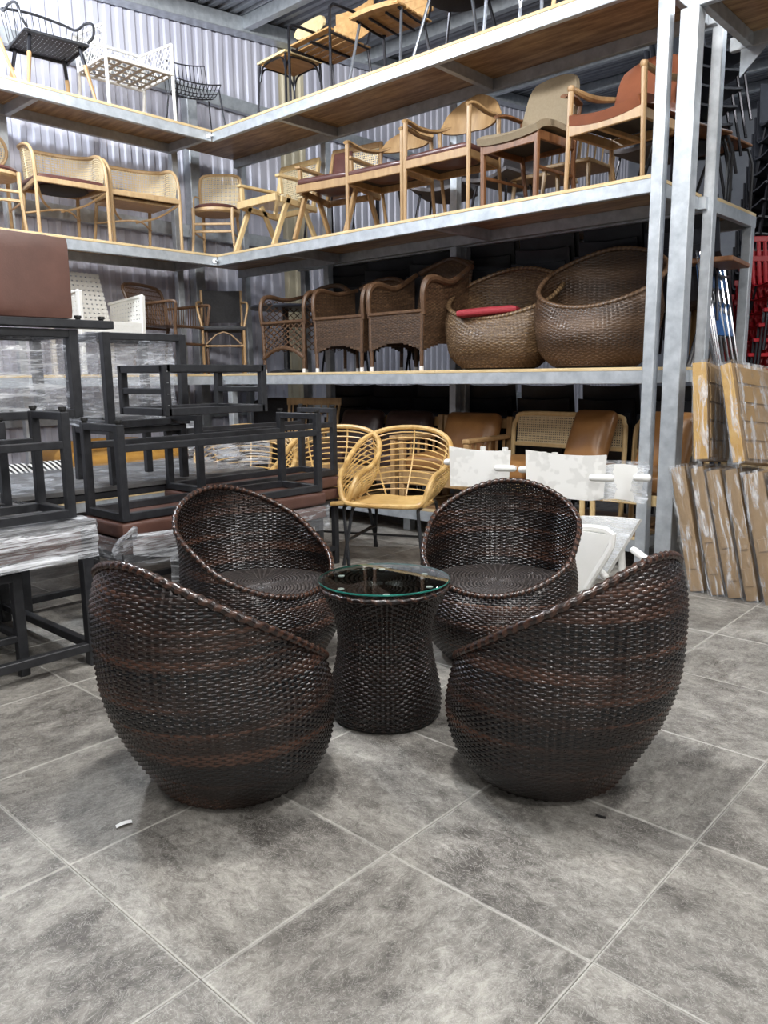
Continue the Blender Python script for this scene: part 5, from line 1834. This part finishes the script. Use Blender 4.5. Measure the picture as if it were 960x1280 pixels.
# upturned frames on the first table
GU = 'upturned black bench frames on the plank table'
b1 = bench('upturned black bench frame on the film-wrapped plank table, nearest the aisle', (-2.15, .10, .671), 0, 1.34, .33, .46, 0, flip=True, group=GU, name='metal_stand', railz=.14)
b2 = bench('upturned black bench frame on the plank table, second from the aisle', (-2.55, .03, .671), 0, 1.26, .33, .41, 0, flip=True, group=GU, name='metal_stand', railz=.14)

# film-wrapped side tables stacked on the frames, brown panel above
def wrapped_table(label, loc, w, l, h, seed):
    t = thing('wrapped_table', label, 'table', loc, 0, 'film-wrapped side tables')
    for sx in (-1, 1):
        for sy in (-1, 1):
            sq(t, (sx * w / 2, sy * l / 2, 0), (sx * w / 2, sy * l / 2, h), 'leg', .045)
        for z in (.02, h - .02):
            sq(t, (sx * w / 2, -l / 2, z), (sx * w / 2, l / 2, z), 'rail')
    for sy in (-1, 1):
        for z in (.02, h - .02):
            sq(t, (-w / 2, sy * l / 2, z), (w / 2, sy * l / 2, z), 'rail')
    wrap_box(t, -w / 2 - .028, w / 2 - .03, -l / 2 - .028, l / 2 - .035, -.005, h + .005, .008, seed, nu=20, nv=22)
    return t


w1 = wrapped_table('black side table swathed in clear film, under the brown leather panel', (-2.62, .80, 1.085), .40, .44, .42, 31)
t = thing('leather_cushion_seat', 'brown leather bench seat standing on edge on a black bar at the left edge', 'bench', (-2.42, .46, 1.512))
mb = MB(); mb.cushion((0, 0, .225), (.09, 1.12, .375), .018, .004, 8); mb.out('seat', 'brown_leather', t)
mb = MB(); mb.bar((.0, -.55, .019), (.0, .76, .019), .10, .038, ch=.003); mb.out('base_bar', 'black_steel', t)
bolts(t, [(.0, yy, .038) for yy in (.60, .72)])
w2 = wrapped_table('second film-wrapped black side table, right of the brown leather panel', (-2.98, 1.62, 1.0), .42, .48, .52, 41)
# support frames for the second wrapped table
t = thing('stool_base', 'black stool frame standing on the larger plank table below the wrapped side table', 'stool', (-2.99, 1.62, .678))
for sx in (-1, 1):
    for sy in (-1, 1):
        sq(t, (sx * .2, sy * .23, 0), (sx * .2, sy * .23, .32), 'leg', .042)
    sq(t, (sx * .2, -.23, .30), (sx * .2, .23, .30), 'top_rail')
for sy in (-1, 1):
    sq(t, (-.2, sy * .23, .30), (.2, sy * .23, .30), 'cross_rail')
t = thing('film_bundle', 'torn clear stretch film draped over the plank table below the box frame', 'plastic film', (-3.05, 2.05, .70))
film_sheet(t, lambda u, v: (.05 * math.sin(7 * u) + .10 * v, -.05 + .42 * u, .03 + .30 * (1 - v) * (1 - .8 * u) + .02 * math.sin(9 * v)), 26, 20, .012, seed=51, m='layered_film')
film_sheet(t, lambda u, v: (.25 + .05 * math.sin(7 * u), .05 + .40 * u, .20 * v + .02 * math.sin(9 * v)), 24, 16, .010, seed=52, m='layered_film')
# ---------------------------------------------------------------- white plastic seats
GWH = 'white moulded plastic seats wrapped in film'


def rod(root, a, b, r=.021, m='white_plastic'):
    a = Vector(a); b = Vector(b); d = (b - a).normalized()
    mb = MB(); mb.tube([a, a + d * .006, a + d * .02, b - d * .02, b - d * .006, b], [r * .4, r * .8, r, r, r * .8, r * .4], 12); return mb.out('rod', m, root)


def white_seat(label, loc, rz, w=.42, seed=0, h=.235, legs=(-.12, .10), second=False):
    """white curved back panel carried on round rods over a low seat and legs"""
    t = thing('white_chair', label, 'chair', loc, rz, GWH)
    fn = lambda u, v: (u * w / 2 * (1 - .05 * (1 - v)), -.05 + .05 * u * u * u + .02 * math.sin(2.2 * u), .565 + h * v - .012 * u + .02 * (u * u) * (v - .3) + .03 * max(0, u) ** 6 * (1 - v))
    mb = MB(); mb.sheet(grid(fn, np.linspace(-1, 1, 15), np.linspace(0, 1, 8)), .016); mb.out('back_panel', 'printed_white', t)
    rod(t, (-w / 2 - .07, -.05, .715), (-w / 2 + .02, .02, .715))
    rod(t, (w / 2 - .06, -.10, .70), (w / 2 + .075, -.075, .70))
    for x in legs:
        mb = MB(); mb.tube([(x, .06, 0), (x, .05, .55), (x, .05, .815)], .019, 10); mb.out('leg', 'white_plastic', t)
    mb = MB(); mb.cushion(((legs[0] + legs[1]) / 2, .15, .40), (.20, .26, .045), .02, .0, 6); mb.out('seat', 'white_plastic', t)
    mb = MB(); mb.tube([((legs[0] + legs[1]) / 2, .26, 0), ((legs[0] + legs[1]) / 2, .24, .40)], .019, 10); mb.out('leg', 'white_plastic', t)
    if second:
        mb = MB(); mb.sheet(grid(lambda u, v: (w / 2 + .06 + .12 * u + .01 * v, .07 + .02 * u * u, .565 + .20 * v - .02 * u * u), np.linspace(-1, 1, 10), np.linspace(0, 1, 6)), .014); mb.out('rear_panel', 'white_plastic', t)
        film_sheet(t, lambda u, v: (w / 2 - .02 + .23 * u + .02 * math.sin(9 * v) * u, .045 + .03 * math.sin(3 * u), .55 + .235 * v), 22, 18, .006, seed=seed, m='layered_film')
        rod(t, (w / 2 + .15, .02, .70), (w / 2 + .245, .03, .70))
    return t


white_seat('white plastic seat with a pale floral print, left of the other white seats', (-1.585, 3.26, 0), R(12), .36, 61, .235, (-.02, .13))
white_seat('white plastic seat above the right rear egg chair, a crumpled film-wrapped panel behind it', (-.945, 3.20, 0), R(10), .43, 62, .25, (-.17, -.10), True)
t = thing('white_lounger', 'white plastic seat tipped on its side with a film-wrapped back, low beside the tall post', 'chair', (0, 0, 0), 0, GWH)
A = [np.array(p) for p in ((-.76, 2.83, .470), (-.485, 2.85, .455), (-.60, 2.80, .165), (-.80, 2.78, .05))]
mb = MB(); mb.sheet(grid(lambda u, v: (A[0] * (1 - u) + A[1] * u) * (1 - v) + (A[3] * (1 - u) + A[2] * u) * v + np.array((0, -.02 * math.sin(PI * u), .0)), np.linspace(0, 1, 9), np.linspace(0, 1, 9)), .03)
mb.out('seat', 'white_plastic', t)
mb = MB()
mb.tube([A[0], A[1], A[2]], .02, 8, k=4); mb.out('seat_lip', 'white_plastic', t)
B = [np.array(p) for p in ((-.743, 3.0, .505), (-.405, 3.0, .525), (-.42, 3.02, .44), (-.60, 3.0, .172), (-.74, 3.0, .2))]
mb = MB(); mb.sheet(grid(lambda u, v: (B[0] * (1 - u) + B[1] * u) * (1 - v) + (B[4] * (1 - u) + (B[3] * (1 - .15 * math.sin(PI * v)) + B[2] * .15 * math.sin(PI * v)) * u) * v + np.array((0, .03 * math.sin(PI * u), 0)), np.linspace(0, 1, 9), np.linspace(0, 1, 9)), .02)
mb.out('backrest', 'white_plastic', t)
film_sheet(t, lambda u, v: (B[0] * (1 - u) + B[1] * u) * (1 - v) + (B[4] * (1 - u) + B[3] * u) * v + np.array((0, -.022, .004)), 24, 22, .006, seed=64, m='layered_film')
rod(t, (-.665, 2.96, .275), (-.54, 2.92, .205), .02)
rod(t, (-.45, 3.0, .365), (-.33, 2.96, .318), .02)
mb = MB(); mb.tube([(-.615, 2.94, .205), (-.74, 2.93, .012)], .011, 8); mb.out('strut', 'white_plastic', t)
mb = MB(); mb.tube([(-.50, 3.05, .0), (-.52, 3.03, .34)], .018, 8); mb.tube([(-.72, 3.05, 0), (-.72, 3.03, .22)], .018, 8); mb.out('leg', 'white_plastic', t)

# ---------------------------------------------------------------- cardboard packs on the right
GP = 'film-wrapped cardboard packs leaning in a row'


def pack(label, base, lean, size, seed, rz=0.0, m='kraft_board', group=GP, edge=None):
    """flat pack standing on its narrow end; base = foot centre, lean = tilt to the left (about Y)"""
    t = thing('cardboard_pack', label, 'box', base, 0, group)
    t.rotation_euler = (R(-6), lean, rz)
    th, wd, h = size
    mb = MB(); mb.cushion((0, wd / 2, h / 2 + .004), (th, wd, h), .022, .006, 7); mb.out('carton', m, t)
    film_sheet(t, lambda u, v: (-th / 2 + th * u, -.010 - .005 * math.sin(PI * u), .0 + (h + .012) * v), 8, 46, .003, seed=seed, vert=True, m='pack_film')
    film_sheet(t, lambda u, v: (th / 2 + .007, wd * u, (h + .012) * v), 14, 34, .003, seed=seed + 1, vert=True, m='pack_film')
    film_sheet(t, lambda u, v: (-th / 2 - .007, wd * u, (h + .012) * v), 8, 16, .003, seed=seed + 2, vert=True, m='pack_film')
    film_sheet(t, lambda u, v: (-th / 2 + th * u, wd * v, h + .014), 8, 8, .004, seed=seed + 3, m='layered_film')
    for k, (z0, dz) in enumerate(((.22, .10), (.48, .07))):
        mb = MB(); mb.box((.003, -.0045, h * (z0 + .04 * math.sin(seed + k))), (th * .55, .004, dz), ch=.001); mb.out('carton_flap', m, t)
    if edge:
        mb = MB(); mb.box((0, -.004, h / 2 + .005), (th * .86, .008, h * .98), ch=.002); mb.out('edge_board', edge, t, 'yellow wooden edge')
        for k in range(5):
            mb = MB(); mb.box((th / 2 + .003, wd * .45, h * (.12 + .19 * k)), (.006, wd * .8, h * .165), ch=.002); mb.out('side_flap', m, t)
    return t


xs = [-.345, -.225, -.128, -.035, .085, .215]
for k, x in enumerate(xs):
    pack(('leftmost low cardboard pack, against the bright steel post', 'second low cardboard pack from the steel post', 'third low cardboard pack from the steel post, standing most upright in the row',
          'fourth low cardboard pack from the steel post, thin and deep in film', 'fifth low cardboard pack from the steel post, broad with its kraft front showing', 'rightmost low cardboard pack, cut by the picture edge')[k],
         (x, 3.66, .0), R(-14.5 + (.8, .3, -.2, .4, 0, .3)[k]), ((.095, .085, .09, .08, .12, .12)[k], .62, .745 + .01 * (k % 2)), 71 + 7 * k, R(4))
pack('upper left cardboard pack with a yellow wooden edge, standing on the low packs', (-.385, 3.72, .765), R(-5.5), (.09, .5, .565), 131, R(6), group='upper packs with yellow edges', edge='yellow_board')
pack('upper right cardboard pack with a yellow wooden edge, leaning on the other one', (-.165, 3.70, .765), R(-15), (.075, .5, .57), 141, R(-9), group='upper packs with yellow edges', edge='yellow_board')

# ---------------------------------------------------------------- stacks behind
def stack_chair(label, loc, rz, m, group, legs='dark_tube', slat=False):
    t = thing('stacking_chair', label, 'chair', loc, rz, group)
    if slat:
        for k in range(9):
            u = -.2 + .05 * k
            mb = MB(); mb.tube([(u, -.22, .43), (u, .0, .41), (u, .17, .42), (u * 1.02, .22, .50), (u * 1.05, .27, .80)], .011, 5, k=2, flat=(1.5, .6)); mb.out('slat', m, t)
        for z, y in ((.80, .27), (.64, .245)):
            rail(t, (-.24, y, z), (.24, y, z), .02, .045, m, 'back_rail')
        rail(t, (-.22, -.22, .425), (.22, -.22, .425), .03, .03, m, 'seat_rail')
    else:
        fn = lambda u, v: (u * (.23 - .03 * max(0, v - .6)), -.23 + .45 * min(1, v * 1.8) + .10 * max(0, v - .55) * 2.2, .44 - .02 * math.sin(PI * min(1, v * 1.8)) + .015 * u * u + .40 * max(0, v - .55) * 2.2)
        mb = MB(); mb.sheet(grid(fn, np.linspace(-1, 1, 7), np.linspace(0, 1, 13)), .016); mb.out('shell', m, t)
    for sx in (-1, 1):
        for sy in (-1, 1):
            leg(t, (sx * .24, sy * .24, 0), (sx * .19, sy * .17, .43), .011, .011, legs, 6)
    return t


GK = 'black plastic chairs stacked on the back racks'
ORD = ('lowest', 'second', 'third', 'fourth', 'fifth', 'sixth', 'seventh', 'eighth', 'ninth', 'tenth', 'eleventh', 'twelfth', 'thirteenth', 'fourteenth', 'fifteenth',
       'sixteenth', 'seventeenth', 'eighteenth', 'nineteenth', 'twentieth', 'twenty-first', 'twenty-second')


def nth(k, n):
    return 'lowest' if k == 0 else ('topmost' if k == n - 1 else ORD[k] + ' from below')


k0 = stack_chair('lowest black plastic stacking chair of the stack on the upper back rack', (-1.22, 5.2, 2.44), R(60), 'black_plastic', GK)
for k in range(1, 6):
    dup(k0, (-1.22 + .02 * k, 5.2 + .02 * k, 2.44 + .12 * k), R(60), nth(k, 6) + ' black plastic stacking chair of the stack on the upper back rack')
for k in range(22):
    dup(k0, (-1.28 + .012 * k, 7.0 + .01 * k, .145 * k), R(35), nth(k, 22) + ' black plastic chair in the tall stack right behind the back rack')
for k in range(20):
    dup(k0, (-.84 + .012 * k, 7.25, .15 * k), R(35), nth(k, 20) + ' black plastic chair in the farthest stack at the right picture edge')
for x, up, lo in ((-1.15, 'right behind the tall end post', 'low behind the tall end post'), (-1.7, 'behind the even brown nest chair', 'behind the narrow settee'), (-2.3, 'behind the red-cushioned nest chair', 'behind the long cane settee'),
                  (-2.9, 'behind the largest wicker armchair', 'behind the tan leather armchair'), (-3.5, 'behind the smaller wicker armchair', 'behind the dark leather sofa'),
                  (-4.1, 'behind the diamond lattice chair', 'left of the dark leather sofa'), (-4.7, 'behind the black round table', 'behind the spindle chair')):
    for lv, wh in ((1.305, up), (0.0, lo)):
        for q in range(4):
            dup(k0, (x + .02 * q, 5.18 + .03 * q, lv + .11 * q), R(176 + 9 * abs(x)), nth(q, 4) + ' dark chair on the back rack ' + wh if lv else nth(q, 3) + ' dark chair on the floor ' + wh)
# wooden-seated school chairs on the back rack
s1 = thing('school_chair', 'chair with brown wooden seat and black tube frame between the steel end posts', 'chair', (-1.10, 5.0, 2.44 + .0), R(75), 'wood and black tube chairs behind the end posts')
for sx in (-1, 1):
    mb = MB(); mb.tube([(sx * .2, -.24, 0), (sx * .2, -.2, .45), (sx * .2, .18, .46), (sx * .2, .24, .86)], .012, 6, k=3); mb.out('side_frame', 'black_steel', s1)
    leg(s1, (sx * .2, .26, 0), (sx * .2, .1, .45), .012, .012, 'black_steel')
mb = MB(); mb.cushion((0, -.02, .475), (.42, .42, .024), .01, 0, 5); mb.out('seat', 'walnut', s1)
mb = MB(); mb.sheet(grid(lambda u, v: (u * .21, .22 + .03 * (1 - u * u), .66 + .2 * v), np.linspace(-1, 1, 9), (0, .5, 1)), .014); mb.out('backrest', 'amber_wood', s1)
s2 = dup(s1, (-1.08, 5.40, 2.44 + .0), R(85), 'brown wooden-seated chair with a green tag, on the outer end of the back rack')
mb = MB(); mb.box((.21, .1, .55), (.004, .05, .09)); mb.out('price_tag', 'price_tag', s2, 'bright green hang tag')

GR = 'red plastic slatted chairs in one tall stack'
q0 = stack_chair('lowest red slatted plastic chair in the red stack at the right picture edge', (-.92, 6.15, .63), R(40), 'red_plastic', GR, slat=True)
for k in range(1, 9):
    dup(q0, (-.92 + .03 * k, 6.15 + .005 * k, .63 + .115 * k), R(40), nth(k, 9) + ' red slatted plastic chair in the red stack at the right picture edge')
# support pallet of the red stack
t = thing('pallet_stack', 'wooden pallet stack under the red chairs, hidden behind the cardboard packs', 'pallet', (-.75, 6.15, 0))
for k in range(4):
    for y in (-.3, 0, .3):
        mb = MB(); mb.box((0, y, .055 + .15 * k), (.9, .1, .10)); mb.out('block', 'deck_edge', t)
    for x in (-.38, -.13, .13, .38):
        mb = MB(); mb.box((x, 0, .13 + .15 * k), (.16, .8, .03)); mb.out('board', 'deck_edge', t)

GBL = 'blue folding chairs with chrome legs between the posts'
b0 = thing('folding_chair', 'frontmost blue folding chair with chrome legs in the leaning row between the posts', 'chair', (-.62, 4.98, 1.31), R(100), GBL)
for sx in (-1, 1):
    mb = MB(); mb.tube([(sx * .19, -.10, 0), (sx * .19, .06, .78)], .012, 8); mb.out('leg', 'chrome', b0)
    mb = MB(); mb.tube([(sx * .17, .08, 0), (sx * .17, -.02, .46)], .012, 8); mb.out('leg', 'chrome', b0)
mb = MB(); mb.sheet(grid(lambda u, v: (u * .18, -.04 + .06 * v, .22 + .24 * v), np.linspace(-1, 1, 5), (0, .5, 1)), .02); mb.out('seat', 'blue_plastic', b0)
mb = MB(); mb.sheet(grid(lambda u, v: (u * .18, .03 + .03 * v, .56 + .2 * v), np.linspace(-1, 1, 5), (0, .5, 1)), .02); mb.out('backrest', 'blue_plastic', b0)
b0.location = (-.86, 4.96, 1.31)
for k in range(1, 4):
    dup(b0, (-.86 - .005 * k, 4.96 + .085 * k, 1.31), R(100 - 3 * k), ('second', 'third', 'rearmost')[k - 1] + ' blue folding chair with chrome legs in the leaning row between the posts')
t = thing('wooden_board', 'brown wooden board jutting out between the posts above the blue folding chairs', 'board', (-.92, 5.0, 2.02))
mb = MB(); mb.box((.0, 0, .0), (.5, .50, .035), rz=R(6), ch=.006); mb.out('slab', 'walnut', t)
rail(t, (-.12, 0, -.695), (-.12, 0, -.02), .05, .05, 'amber_wood', 'leg'); rail(t, (-.12, .2, -.695), (-.12, .2, -.02), .05, .05, 'amber_wood', 'leg')
